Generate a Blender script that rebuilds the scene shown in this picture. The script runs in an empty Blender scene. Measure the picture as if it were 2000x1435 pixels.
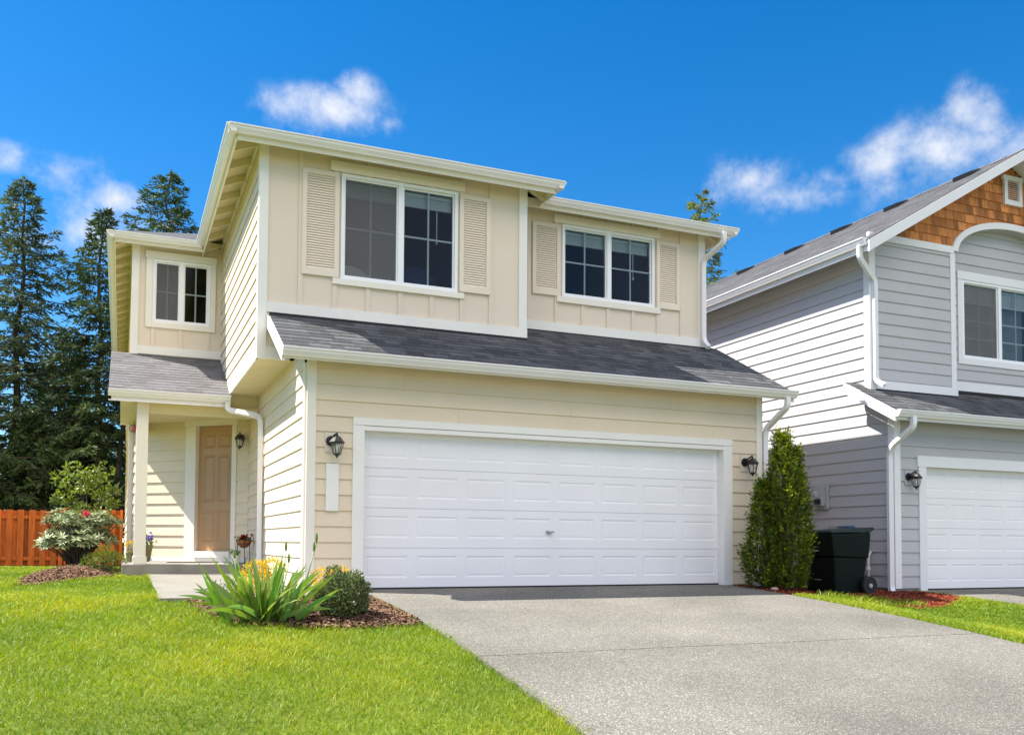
import bpy, math, random
import numpy as np
from mathutils import Vector, Matrix
R = math.radians
rnd = random.Random(7)
rng = np.random.default_rng(11)
scn = bpy.context.scene
col = scn.collection

# ---------------------------------------------------------------- helpers
class MB:
    """collects faces of one mesh; optional per-face tint (colour attribute)"""
    def __init__(s): s.v=[]; s.f=[]; s.t=[]; s.tint=1.0
    def add(s, vs, fs):
        b=len(s.v); s.v.extend([tuple(p) for p in vs])
        for f in fs: s.f.append(tuple(b+i for i in f)); s.t.append(s.tint)
    def quad(s,a,b,c,d): s.add([a,b,c,d],[(0,1,2,3)])
    def poly(s,ps): s.add(ps,[tuple(range(len(ps)))])
    def hexa(s,p):   # 8 corners: bottom loop 0-3, top loop 4-7
        s.add(p,[(3,2,1,0),(4,5,6,7),(0,1,5,4),(1,2,6,5),(2,3,7,6),(3,0,4,7)])
    def box(s,x0,x1,y0,y1,z0,z1):
        s.hexa([(x0,y0,z0),(x1,y0,z0),(x1,y1,z0),(x0,y1,z0),(x0,y0,z1),(x1,y0,z1),(x1,y1,z1),(x0,y1,z1)])
    def fbox(s,F,a0,a1,z0,z1,c0,c1):
        s.hexa([F(a0,z0,c1),F(a1,z0,c1),F(a1,z0,c0),F(a0,z0,c0),F(a0,z1,c1),F(a1,z1,c1),F(a1,z1,c0),F(a0,z1,c0)])
    def prism(s,ps,d):   # polygon ps swept by vector d
        n=len(ps); q=[(p[0]+d[0],p[1]+d[1],p[2]+d[2]) for p in ps]
        s.add(list(ps)+q,[tuple(range(n))[::-1],tuple(range(n,2*n))]+[(i,(i+1)%n,n+(i+1)%n,n+i) for i in range(n)])
    def tube(s,path,r,n=8,cap=True,rs=None,sq=None):
        P=[Vector(p) for p in path]; rings=[]; up=None
        for i,p in enumerate(P):
            t=(P[min(i+1,len(P)-1)]-P[max(i-1,0)]).normalized()
            if up is None:
                up=Vector((0,0,1)) if abs(t.z)<.9 else Vector((0,1,0))
            a=t.cross(up).normalized(); b=a.cross(t).normalized(); up=b
            rr=rs[i] if rs else r; ring=[]
            for k in range(n):
                th=2*math.pi*(k+.5)/n
                ca,sa=math.cos(th),math.sin(th)
                if sq: m=max(abs(ca),abs(sa)); ca,sa=ca/m*.98,sa/m*.98
                ring.append(p+a*(ca*rr*(sq[0] if sq else 1))+b*(sa*rr*(sq[1] if sq else 1)))
            rings.append(ring)
        vs=[v for r_ in rings for v in r_]; fs=[]
        for i in range(len(P)-1):
            for k in range(n):
                fs.append((i*n+k,i*n+(k+1)%n,(i+1)*n+(k+1)%n,(i+1)*n+k))
        if cap: fs+= [tuple(range(n))[::-1],tuple((len(P)-1)*n+k for k in range(n))]
        s.add(vs,fs)
    def lathe(s,prof,n=16,o=(0,0,0),sx=1,sy=1):
        vs=[];fs=[];m=len(prof)
        for r_,z in prof:
            for k in range(n):
                th=2*math.pi*k/n; vs.append((o[0]+r_*sx*math.cos(th),o[1]+r_*sy*math.sin(th),o[2]+z))
        for i in range(m-1):
            for k in range(n): fs.append((i*n+k,i*n+(k+1)%n,(i+1)*n+(k+1)%n,(i+1)*n+k))
        fs+=[tuple(range(n))[::-1],tuple((m-1)*n+k for k in range(n))]
        s.add(vs,fs)
    def each(s,name,mat,parent=None,label=None,bevel=0):
        """one object per run of faces that share corners (boards, tails, battens)"""
        par=list(range(len(s.v)))
        def fd(i):
            while par[i]!=i: par[i]=par[par[i]]; i=par[i]
            return i
        for f in s.f:
            for i in f[1:]: par[fd(i)]=fd(f[0])
        gr={}
        for f,t in zip(s.f,s.t): gr.setdefault(fd(f[0]),[]).append((f,t))
        for fl in gr.values():
            m=type(s)(); ix={}
            for f,t in fl:
                g=[]
                for i in f:
                    if i not in ix: ix[i]=len(m.v); m.v.append(s.v[i])
                    g.append(ix[i])
                m.f.append(tuple(g)); m.t.append(t)
            m.build(name,mat,parent,label=label,bevel=bevel)
    def build(s,name,mat,parent=None,smooth=False,label=None,bevel=0):
        me=bpy.data.meshes.new(name); me.from_pydata(s.v,[],s.f)
        if True:
            at=me.color_attributes.new('tint','FLOAT_COLOR','CORNER')
            ln=np.zeros(len(me.polygons),np.int32); me.polygons.foreach_get('loop_total',ln)
            c=np.repeat(np.array(s.t,np.float32),ln); buf=np.ones((len(c),4),np.float32); buf[:,:3]=c[:,None]
            at.data.foreach_set('color',buf.ravel())
        if smooth: me.polygons.foreach_set('use_smooth',np.ones(len(me.polygons),bool))
        me.materials.append(mat)
        o=bpy.data.objects.new(name,me); col.objects.link(o)
        if parent is not None: o.parent=parent
        if label: o['label']=label
        if bevel:
            b=o.modifiers.new('bevel','BEVEL'); b.width=bevel; b.segments=2; b.limit_method='ANGLE'
        return o

def npmesh(name,V,F,mat,tint=None,parent=None,smooth=False):
    """V (n,3) F list of int arrays (m,k); tint per vertex or None"""
    me=bpy.data.meshes.new(name)
    V=np.asarray(V,np.float32); me.vertices.add(len(V)); me.vertices.foreach_set('co',V.ravel())
    F=[np.asarray(f,np.int32) for f in F if len(f)]
    tot=sum(f.size for f in F); npoly=sum(len(f) for f in F)
    me.loops.add(tot); me.polygons.add(npoly)
    me.loops.foreach_set('vertex_index',np.concatenate([f.ravel() for f in F]))
    cnt=np.concatenate([np.full(len(f),f.shape[1],np.int32) for f in F])
    st=np.concatenate([[0],np.cumsum(cnt)[:-1]]).astype(np.int32)
    me.polygons.foreach_set('loop_start',st); me.polygons.foreach_set('loop_total',cnt)
    if smooth: me.polygons.foreach_set('use_smooth',np.ones(npoly,bool))
    me.update(calc_edges=True); me.validate()
    if tint is not None:
        at=me.color_attributes.new('tint','FLOAT_COLOR','POINT')
        t=np.asarray(tint,np.float32)
        if t.ndim==1: t=np.repeat(t[:,None],3,1)
        at.data.foreach_set('color',np.concatenate([t,np.ones((len(t),1),np.float32)],1).ravel())
    me.materials.append(mat)
    o=bpy.data.objects.new(name,me); col.objects.link(o)
    if parent is not None: o.parent=parent
    return o

def tag(o,label=None,cat=None,group=None,kind=None):
    if label: o['label']=label
    if cat: o['category']=cat
    if group: o['group']=group
    if kind: o['kind']=kind
    return o
def thing(name,label,cat,loc=(0,0,0),rz=0,group=None):
    o=bpy.data.objects.new(name,None); col.objects.link(o); o.empty_display_size=.1
    o.location=loc; o.rotation_euler=(0,0,rz)
    return tag(o,label,cat,group)
def dup(root,loc,rz,label):
    r=root.copy(); col.objects.link(r); r.location=loc; r.rotation_euler=(0,0,rz); r['label']=label
    for ch in list(root.children):
        c=ch.copy(); col.objects.link(c); c.parent=r
        for g in list(ch.children):
            d=g.copy(); col.objects.link(d); d.parent=c
    return r
def frame(o,u,n):
    o=Vector(o);u=Vector(u).normalized();n=Vector(n).normalized()
    return lambda a,z,c: tuple(o+u*a+n*c+Vector((0,0,z)))
def rot_frame(o,u,v,n):
    o=Vector(o);u=Vector(u).normalized();v=Vector(v).normalized();n=Vector(n).normalized()
    return lambda a,b,c: tuple(o+u*a+v*b+n*c)

# ---------------------------------------------------------------- materials
def mat(name): 
    m=bpy.data.materials.new(name); m.use_nodes=True; nt=m.node_tree
    return m,nt,nt.nodes['Principled BSDF']
def N(nt,t,**k):
    n=nt.nodes.new(t)
    for a,v in k.items(): setattr(n,a,v)
    return n
def setspec(b,v):
    b.inputs['Specular IOR Level'].default_value=v
def rgba(c): return (c[0],c[1],c[2],1)
def paint(name,c,rough=.55,var=.06,scale=3,bump=.0,bscale=120,tint=False,spec=.35,dirt=None):
    """painted / plain surface with slight tone variation and grain"""
    m,nt,b=mat(name); L=nt.links
    tc=N(nt,'ShaderNodeTexCoord'); nz=N(nt,'ShaderNodeTexNoise'); nz.inputs['Scale'].default_value=scale; nz.inputs['Detail'].default_value=6
    L.new(tc.outputs['Object'],nz.inputs['Vector'])
    rp=N(nt,'ShaderNodeValToRGB'); rp.color_ramp.elements[0].position=.3; rp.color_ramp.elements[1].position=.7
    rp.color_ramp.elements[0].color=rgba([x*(1-var) for x in c]); rp.color_ramp.elements[1].color=rgba([min(1,x*(1+var)) for x in c])
    L.new(nz.outputs['Fac'],rp.inputs['Fac']); out=rp.outputs['Color']
    if tint:
        a=N(nt,'ShaderNodeAttribute'); a.attribute_name='tint'
        mx=N(nt,'ShaderNodeMix',data_type='RGBA',blend_type='MULTIPLY'); mx.inputs['Factor'].default_value=1
        L.new(out,mx.inputs[6]); L.new(a.outputs['Color'],mx.inputs[7]); out=mx.outputs[2]
    L.new(out,b.inputs['Base Color']); b.inputs['Roughness'].default_value=rough; setspec(b,spec)
    if bump:
        n2=N(nt,'ShaderNodeTexNoise'); n2.inputs['Scale'].default_value=bscale; n2.inputs['Detail'].default_value=4
        L.new(tc.outputs['Object'],n2.inputs['Vector'])
        bp=N(nt,'ShaderNodeBump'); bp.inputs['Strength'].default_value=bump; bp.inputs['Distance'].default_value=.01
        L.new(n2.outputs['Fac'],bp.inputs['Height']); L.new(bp.outputs['Normal'],b.inputs['Normal'])
    return m
def grained(name,c,var,axis,rough=.6,tint=False,bump=.15,stretch=14):
    """wood-like grain stretched along an axis"""
    m,nt,b=mat(name); L=nt.links
    tc=N(nt,'ShaderNodeTexCoord'); mp=N(nt,'ShaderNodeMapping'); sc=[stretch]*3; sc[axis]=1.2; mp.inputs['Scale'].default_value=sc
    L.new(tc.outputs['Object'],mp.inputs['Vector'])
    nz=N(nt,'ShaderNodeTexNoise'); nz.inputs['Scale'].default_value=2.2; nz.inputs['Detail'].default_value=8; L.new(mp.outputs[0],nz.inputs['Vector'])
    rp=N(nt,'ShaderNodeValToRGB'); rp.color_ramp.elements[0].position=.28; rp.color_ramp.elements[1].position=.72
    rp.color_ramp.elements[0].color=rgba([x*(1-var) for x in c]); rp.color_ramp.elements[1].color=rgba([x*(1+var) for x in c])
    L.new(nz.outputs['Fac'],rp.inputs['Fac']); out=rp.outputs['Color']
    if tint:
        a=N(nt,'ShaderNodeAttribute'); a.attribute_name='tint'
        mx=N(nt,'ShaderNodeMix',data_type='RGBA',blend_type='MULTIPLY'); mx.inputs['Factor'].default_value=1
        L.new(out,mx.inputs[6]); L.new(a.outputs['Color'],mx.inputs[7]); out=mx.outputs[2]
    L.new(out,b.inputs['Base Color']); b.inputs['Roughness'].default_value=rough; setspec(b,.25)
    bp=N(nt,'ShaderNodeBump'); bp.inputs['Strength'].default_value=bump; bp.inputs['Distance'].default_value=.01
    L.new(nz.outputs['Fac'],bp.inputs['Height']); L.new(bp.outputs['Normal'],b.inputs['Normal'])
    return m
def speckle(name,cols,scale,rough=.9,bump=.4,big=(.12,1.2),tint=False):
    """aggregate / shingle grit: voronoi cells with random tones plus broad blotches"""
    m,nt,b=mat(name); L=nt.links
    tc=N(nt,'ShaderNodeTexCoord'); vo=N(nt,'ShaderNodeTexVoronoi'); vo.inputs['Scale'].default_value=scale
    L.new(tc.outputs['Object'],vo.inputs['Vector'])
    sp=N(nt,'ShaderNodeSeparateColor'); L.new(vo.outputs['Color'],sp.inputs[0])
    rp=N(nt,'ShaderNodeValToRGB'); rp.color_ramp.interpolation='LINEAR'
    e=rp.color_ramp.elements; e[0].color=rgba(cols[0]); e[0].position=0; e[1].color=rgba(cols[-1]); e[1].position=1
    for i,c in enumerate(cols[1:-1]): 
        q=e.new((i+1)/(len(cols)-1)); q.color=rgba(c)
    L.new(sp.outputs[0],rp.inputs['Fac'])
    nz=N(nt,'ShaderNodeTexNoise'); nz.inputs['Scale'].default_value=big[1]; nz.inputs['Detail'].default_value=7; L.new(tc.outputs['Object'],nz.inputs['Vector'])
    mr=N(nt,'ShaderNodeMapRange'); mr.inputs[1].default_value=.3; mr.inputs[2].default_value=.7; mr.inputs[3].default_value=1-big[0]; mr.inputs[4].default_value=1+big[0]
    L.new(nz.outputs['Fac'],mr.inputs[0])
    mx=N(nt,'ShaderNodeMix',data_type='RGBA',blend_type='MULTIPLY'); mx.inputs['Factor'].default_value=1
    L.new(rp.outputs['Color'],mx.inputs[6]); L.new(mr.outputs[0],mx.inputs[7]); out=mx.outputs[2]
    if tint:
        a=N(nt,'ShaderNodeAttribute'); a.attribute_name='tint'
        m2=N(nt,'ShaderNodeMix',data_type='RGBA',blend_type='MULTIPLY'); m2.inputs['Factor'].default_value=1
        L.new(out,m2.inputs[6]); L.new(a.outputs['Color'],m2.inputs[7]); out=m2.outputs[2]
    L.new(out,b.inputs['Base Color']); b.inputs['Roughness'].default_value=rough; setspec(b,.25)
    bp=N(nt,'ShaderNodeBump'); bp.inputs['Strength'].default_value=bump; bp.inputs['Distance'].default_value=.006
    L.new(vo.outputs['Distance'],bp.inputs['Height']); L.new(bp.outputs['Normal'],b.inputs['Normal'])
    return m
def leafmat(name,c,trans=.35,rough=.45,spec=.4,var=.25):
    """leaf: base colour times a per-leaf tint, some light passing through"""
    m,nt,b=mat(name); L=nt.links; out=nt.nodes['Material Output']
    a=N(nt,'ShaderNodeAttribute'); a.attribute_name='tint'
    mx=N(nt,'ShaderNodeMix',data_type='RGBA',blend_type='MULTIPLY'); mx.inputs['Factor'].default_value=1
    mx.inputs[6].default_value=rgba(c); L.new(a.outputs['Color'],mx.inputs[7])
    L.new(mx.outputs[2],b.inputs['Base Color']); b.inputs['Roughness'].default_value=rough; setspec(b,spec)
    tr=N(nt,'ShaderNodeBsdfTranslucent'); hs=N(nt,'ShaderNodeHueSaturation'); hs.inputs['Saturation'].default_value=1.15; hs.inputs['Value'].default_value=1.3
    L.new(mx.outputs[2],hs.inputs['Color']); L.new(hs.outputs[0],tr.inputs['Color'])
    ms=N(nt,'ShaderNodeMixShader'); ms.inputs[0].default_value=trans
    L.new(b.outputs[0],ms.inputs[1]); L.new(tr.outputs[0],ms.inputs[2]); L.new(ms.outputs[0],out.inputs['Surface'])
    return m
def glassmat(name,refl=.10,tintc=(.9,.95,.95)):
    m,nt,b=mat(name); L=nt.links; out=nt.nodes['Material Output']
    t=N(nt,'ShaderNodeBsdfTransparent'); t.inputs[0].default_value=rgba(tintc)
    g=N(nt,'ShaderNodeBsdfGlossy'); g.inputs['Roughness'].default_value=.02; g.inputs[0].default_value=(1,1,1,1)
    lw=N(nt,'ShaderNodeFresnel'); lw.inputs[0].default_value=1.5
    ad=N(nt,'ShaderNodeMath',operation='ADD'); ad.inputs[1].default_value=refl; L.new(lw.outputs[0],ad.inputs[0])
    ms=N(nt,'ShaderNodeMixShader'); L.new(ad.outputs[0],ms.inputs[0]); L.new(t.outputs[0],ms.inputs[1]); L.new(g.outputs[0],ms.inputs[2])
    L.new(ms.outputs[0],out.inputs['Surface']); return m
def screenmat(name,c,op):
    m,nt,b=mat(name); L=nt.links; out=nt.nodes['Material Output']
    t=N(nt,'ShaderNodeBsdfTransparent'); d=N(nt,'ShaderNodeBsdfDiffuse'); d.inputs[0].default_value=rgba(c)
    ms=N(nt,'ShaderNodeMixShader'); ms.inputs[0].default_value=op
    L.new(t.outputs[0],ms.inputs[1]); L.new(d.outputs[0],ms.inputs[2]); L.new(ms.outputs[0],out.inputs['Surface']); return m

M={}
M['siding']=paint('cream siding',(.755,.630,.475),.6,.035,1.6,.06,160,tint=True)
M['panel']=paint('beige panel',(.745,.635,.520),.6,.035,1.2,.08,200)
M['trim']=paint('ivory trim',(.82,.765,.68),.5,.03,2,.03,90)
M['trimw']=paint('pale trim',(.82,.79,.745),.5,.03,2,.03,90)
M['soffit']=paint('cream soffit',(.72,.63,.40),.65,.04,3,.04,90)
M['shutter']=paint('beige shutter',(.79,.68,.565),.55,.03,2)
M['gutter']=paint('cream gutter',(.80,.765,.76),.35,.025,2,spec=.5)
M['door']=paint('tan door',(.44,.268,.140),.4,.04,2,spec=.4)
M['gdoor']=paint('white garage door',(.83,.81,.83),.4,.03,1.3,spec=.4)
M['vinyl']=paint('white vinyl',(.86,.86,.88),.3,.01,2,spec=.5)
M['muntin']=paint('grey white grid',(.72,.76,.76),.4,.01,2)
M['black']=paint('black metal',(.012,.012,.014),.4,.2,20,.1,80,spec=.6)
M['dark']=paint('dark gap',(.02,.02,.022),.8,.1)
M['chrome']=paint('grey metal',(.35,.35,.36),.3,.05,9,spec=.8)
M['roof']=speckle('charcoal shingle',[(.054,.056,.060),(.088,.091,.096),(.13,.133,.138)],140,.95,.35,(.18,1.5),tint=True)
M['roofp']=speckle('grey shingle',[(.10,.095,.10),(.15,.145,.15),(.20,.195,.20)],140,.95,.35,(.15,1.8),tint=True)
M['roofn']=speckle('neighbour shingle',[(.09,.09,.095),(.125,.123,.128),(.16,.155,.16)],140,.95,.35,(.12,1.5),tint=True)
M['gsiding']=paint('grey siding',(.455,.45,.468),.6,.03,1.5,.06,160,tint=True)
M['gtrim']=paint('white trim',(.75,.75,.77),.5,.02,2,.03,90)
M['cedar']=grained('cedar shingle',(.50,.195,.06),.28,2,.75,tint=True,bump=.3)
M['fence']=grained('cedar fence',(.55,.125,.022),.28,2,.7,tint=True,bump=.25)
M['concrete']=speckle('exposed aggregate',[(.075,.070,.058),(.118,.111,.094),(.138,.130,.111),(.152,.143,.122),(.163,.154,.131),(.174,.164,.139),(.188,.178,.152),(.215,.203,.173),(.43,.40,.345)],150,.9,.4,(.20,.8))
M['walk']=speckle('smooth concrete',[(.19,.18,.155),(.235,.222,.19),(.28,.265,.23)],260,.9,.2,(.10,1.4))
M['found']=paint('concrete foundation',(.27,.25,.22),.9,.12,6,.2,60)
M['soil']=speckle('lawn soil',[(.068,.095,.010),(.115,.157,.014),(.16,.20,.02)],90,.95,.5,(.25,1.3))
M['mulch']=speckle('bark mulch bed',[(.06,.03,.018),(.13,.07,.042),(.22,.13,.08)],60,.95,.8,(.25,2.5))
M['chips']=paint('bark chips',(.20,.112,.068),.9,.3,30,tint=True)
M['mulchr']=speckle('red mulch bed',[(.09,.014,.006),(.20,.032,.012),(.30,.06,.02)],60,.95,.8,(.25,2.5))
M['chipsr']=paint('red chips',(.22,.042,.017),.9,.3,30,tint=True)
M['bark']=grained('bark',(.085,.065,.05),.4,2,.95,bump=.8,stretch=9)
M['glass']=glassmat('window glass',-.012,(.82,.88,.90))
M['lampglass']=screenmat('lantern glass',(.75,.75,.72),.10)
M['screen']=screenmat('insect screen',(.20,.195,.20),.55)
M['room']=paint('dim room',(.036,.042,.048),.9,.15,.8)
M['blind']=paint('grey white blind',(.62,.68,.66),.6,.03,3)
M['pale']=paint('pale fabric',(.80,.80,.80),.8,.05,6)
M['navy']=paint('navy fabric',(.015,.025,.07),.8,.2,6)
M['bulb']=paint('frosted bulb',(.8,.8,.76),.3,.02)
M['terra']=paint('terracotta coir',(.50,.17,.055),.8,.2,25,.3,60)
M['potgreen']=paint('olive pot',(.22,.20,.09),.6,.15,8)
M['cartgreen']=paint('dark green plastic',(.0016,.0065,.005),.6,.15,4,.08,200,spec=.15)
M['cartlid']=paint('green plastic lid',(.006,.022,.018),.5,.12,4,.05,200,spec=.25)
M['rubber']=paint('rubber',(.014,.014,.015),.7,.2,30)
M['greybox']=paint('grey box',(.36,.36,.35),.5,.05,4)
M['bluebox']=paint('blue plastic',(.10,.20,.36),.5,.06,4)
M['bluepale']=paint('pale blue plastic',(.33,.46,.60),.5,.06,4)
M['teal']=paint('pale teal plastic',(.32,.52,.55),.5,.08,6)
M['meter']=paint('meter grey',(.42,.42,.44),.45,.05,5,spec=.5)
M['stone']=paint('pinkish stone',(.42,.30,.27),.8,.2,30,.3,40)
M['rope']=paint('doormat',(.12,.10,.08),.95,.2,60,.4,90)

# leaves
M['grass']=leafmat('grass blades',(.218,.30,.026),.36,.5,.25)
M['needle']=leafmat('conifer needles',(.068,.105,.036),.14,.6,.2)
M['needle2']=leafmat('blue green needles',(.095,.128,.062),.14,.6,.2)
M['leafy']=leafmat('yellow green leaves',(.155,.205,.035),.38,.45,.4)
M['rhodo']=leafmat('rhododendron leaves',(.25,.29,.14),.2,.45,.35)
M['box']=leafmat('boxwood leaves',(.15,.185,.075),.25,.4,.35)
M['thuja']=leafmat('arborvitae sprays',(.13,.19,.018),.25,.55,.25)
M['iris']=leafmat('iris blades',(.19,.285,.06),.34,.35,.45)
M['gold']=leafmat('golden flowers',(.80,.55,.035),.35,.6,.2)
M['petalred']=leafmat('red petals',(.42,.012,.03),.3,.5,.2)
M['petalpurple']=leafmat('purple petals',(.20,.13,.55),.3,.5,.2)
M['petalwhite']=leafmat('white petals',(.75,.75,.82),.3,.5,.2)
M['petalpink']=leafmat('pink petals',(.62,.10,.16),.3,.5,.2)
M['birch']=leafmat('weeping leaves',(.15,.18,.042),.35,.45,.4)

# ---------------------------------------------------------------- camera, light, sky
def setup_view():
    cam=bpy.data.cameras.new('camera'); co=bpy.data.objects.new('camera',cam); col.objects.link(co); scn.camera=co
    yaw,pit,rol=R(22.5),R(2.4),R(.38)
    fw=Vector((math.sin(yaw)*math.cos(pit),math.cos(yaw)*math.cos(pit),math.sin(pit)))
    rt=Vector((math.cos(yaw),-math.sin(yaw),0)); up=rt.cross(fw)
    r2=rt*math.cos(rol)+up*math.sin(rol); u2=-rt*math.sin(rol)+up*math.cos(rol)
    mw=Matrix.Identity(4)
    for i in range(3): mw[i][0]=r2[i]; mw[i][1]=u2[i]; mw[i][2]=-fw[i]
    mw.translation=Vector((-1.8635,-9.8451,.5353)); co.matrix_world=mw
    cam.sensor_width=36; cam.lens=36*1755/2000; cam.shift_x=.019; cam.shift_y=.1338
    cam.clip_start=.05; cam.clip_end=2000
    # sun travels along d
    d=Vector((1,-.42,-1.5)).normalized()
    sun=bpy.data.lights.new('sun','SUN'); so=bpy.data.objects.new('sun',sun); col.objects.link(so)
    sun.energy=SUN; sun.angle=R(.5); sun.color=(1,.955,.87)
    so.rotation_mode='QUATERNION'; so.rotation_quaternion=d.to_track_quat('-Z','Y')
    el=math.asin(-d.z); az=math.atan2(-d.x,-d.y)
    w=bpy.data.worlds.new('World'); scn.world=w; w.use_nodes=True; nt=w.node_tree; L=nt.links
    bg=nt.nodes['Background']; bg.inputs['Strength'].default_value=SKY
    sk=N(nt,'ShaderNodeTexSky',sky_type='NISHITA'); sk.sun_disc=False; sk.sun_elevation=el; sk.sun_rotation=az
    sk.air_density=1.0; sk.dust_density=.2; sk.ozone_density=4.0; sk.altitude=300
    hs=N(nt,'ShaderNodeHueSaturation'); hs.inputs['Saturation'].default_value=1.38; hs.inputs['Value'].default_value=SKYV; hs.inputs['Hue'].default_value=.500
    L.new(sk.outputs[0],hs.inputs['Color'])
    tc=N(nt,'ShaderNodeTexCoord'); dirv=tc.outputs['Generated']
    def vm(op,a,b=None):
        n=N(nt,'ShaderNodeVectorMath',operation=op)
        for i,x in enumerate((a,b)):
            if x is None: continue
            if isinstance(x,(tuple,list)): n.inputs[i].default_value=x
            else: L.new(x,n.inputs[i])
        return n.outputs['Value'] if op in('DOT_PRODUCT','LENGTH','DISTANCE') else n.outputs['Vector']
    def mm(op,a,b=0.,c=None,clamp=False):
        n=N(nt,'ShaderNodeMath',operation=op); n.use_clamp=clamp
        for i,x in enumerate((a,b,c)):
            if x is None: continue
            if isinstance(x,(int,float)): n.inputs[i].default_value=x
            else: L.new(x,n.inputs[i])
        return n.outputs[0]
    def noise(scale,detail,rough=.6,vec=dirv):
        n=N(nt,'ShaderNodeTexNoise'); n.inputs['Scale'].default_value=scale; n.inputs['Detail'].default_value=detail; n.inputs['Roughness'].default_value=rough
        L.new(vec,n.inputs['Vector']); return n
    # turbulent lookup so the cumulus get ragged rims
    nz1=noise(9,3); wob=vm('SCALE',vm('SUBTRACT',nz1.outputs['Color'],(.5,.5,.5)),None); wob.node.inputs['Scale'].default_value=.055
    dv=vm('ADD',dirv,wob)
    nzf=noise(24,10,.64); nfine=nzf.outputs['Fac']
    # cumulus: azimuth, elevation, half width, half height (radians), density
    CL=[(11.9,25.5,.095,.040,1.1),(13.6,26.6,.045,.030,1.1),(9.0,25.4,.060,.028,.8),(15.6,25.0,.03,.018,.7),
        (-3.8,20.2,.085,.030,.75),(-.7,19.6,.045,.024,1.15),(-2.4,17.6,.14,.050,.85),(-6.6,20.5,.04,.022,1.0),(-5.5,18.3,.10,.035,.6),
        (49.6,21.9,.100,.045,1.1),(51.0,23.4,.045,.032,1.1),(46.8,21.6,.080,.036,.9),(53.0,20.8,.10,.04,.8),
        (38.0,21.6,.075,.034,.95),(41.4,20.2,.075,.032,1.05),(43.2,21.0,.05,.026,.8),(46.5,20.2,.10,.03,.55)]
    # unseen cloud bank behind the camera, added as fill for the shaded fronts
    tot=None
    sp=N(nt,'ShaderNodeSeparateXYZ'); L.new(dv,sp.inputs[0])
    azn=mm('ARCTAN2',sp.outputs['X'],sp.outputs['Y']); eln=mm('ARCSINE',sp.outputs['Z'])
    cb=N(nt,'ShaderNodeCombineXYZ'); L.new(azn,cb.inputs[0]); L.new(eln,cb.inputs[1])
    for a,e,sw,sh,den in CL:
        q=N(nt,'ShaderNodeVectorMath',operation='MULTIPLY_ADD'); L.new(cb.outputs[0],q.inputs[0]); q.inputs[1].default_value=(1/sw,1/sh,0); q.inputs[2].default_value=(-R(a)/sw,-R(e)/sh,0)
        g=mm('MULTIPLY_ADD',vm('LENGTH',q.outputs[0]),-den,den)
        tot=mm('MAXIMUM',g,0.) if tot is None else mm('MAXIMUM',tot,g)
    nlow=noise(9,3,.5).outputs['Fac']
    cl=mm('ADD',mm('ADD',mm('MULTIPLY',tot,1.05),mm('MULTIPLY',mm('SUBTRACT',nfine,.53),2.3)),mm('MULTIPLY',mm('SUBTRACT',nlow,.5),1.2))
    cl=mm('MULTIPLY',cl,mm('GREATER_THAN',tot,.0001))
    edge=N(nt,'ShaderNodeMapRange',interpolation_type='SMOOTHSTEP'); edge.inputs[1].default_value=.0; edge.inputs[2].default_value=1.8; L.new(cl,edge.inputs[0])
    soft=mm('MULTIPLY',edge.outputs[0],mm('MULTIPLY',tot,2.6,clamp=True))
    # southern bank: added fill light, thinned low so window panes stay dark
    sep=N(nt,'ShaderNodeSeparateXYZ'); L.new(dirv,sep.inputs[0])
    nb=noise(2.6,8,.6).outputs['Fac']
    south=N(nt,'ShaderNodeMapRange',interpolation_type='SMOOTHSTEP'); south.inputs[1].default_value=.05; south.inputs[2].default_value=.55
    L.new(mm('MULTIPLY',sep.outputs['Y'],-1.),south.inputs[0])
    bank=N(nt,'ShaderNodeMapRange',interpolation_type='SMOOTHSTEP'); bank.inputs[1].default_value=.40; bank.inputs[2].default_value=.60; L.new(nb,bank.inputs[0])
    low=N(nt,'ShaderNodeMapRange'); low.inputs[1].default_value=.41; low.inputs[2].default_value=.50; low.inputs[3].default_value=.13; L.new(sep.outputs['Z'],low.inputs[0])
    fill_mask=mm('MULTIPLY',mm('MULTIPLY',south.outputs[0],bank.outputs[0]),low.outputs[0])
    mx=N(nt,'ShaderNodeMix',data_type='RGBA'); L.new(soft,mx.inputs['Factor']); L.new(hs.outputs[0],mx.inputs[6]); mx.inputs[7].default_value=CLOUD
    m2=N(nt,'ShaderNodeMix',data_type='RGBA'); L.new(fill_mask,m2.inputs['Factor']); L.new(mx.outputs[2],m2.inputs[6]); m2.inputs[7].default_value=FILL_BANK
    L.new(m2.outputs[2],bg.inputs['Color'])
    vs=scn.view_settings; vs.view_transform='Standard'; vs.look='None'; vs.gamma=1; vs.exposure=EXPO
    scn.cycles.max_bounces=8; scn.cycles.transparent_max_bounces=12; scn.cycles.caustics_reflective=False; scn.cycles.caustics_refractive=False
SUN=4.7; SKY=.10; SKYV=.87; EXPO=1.19; CLOUD=(4.5,4.55,4.7,1); FILL_BANK=(17.0,15.2,13.6,1)
setup_view()
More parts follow.
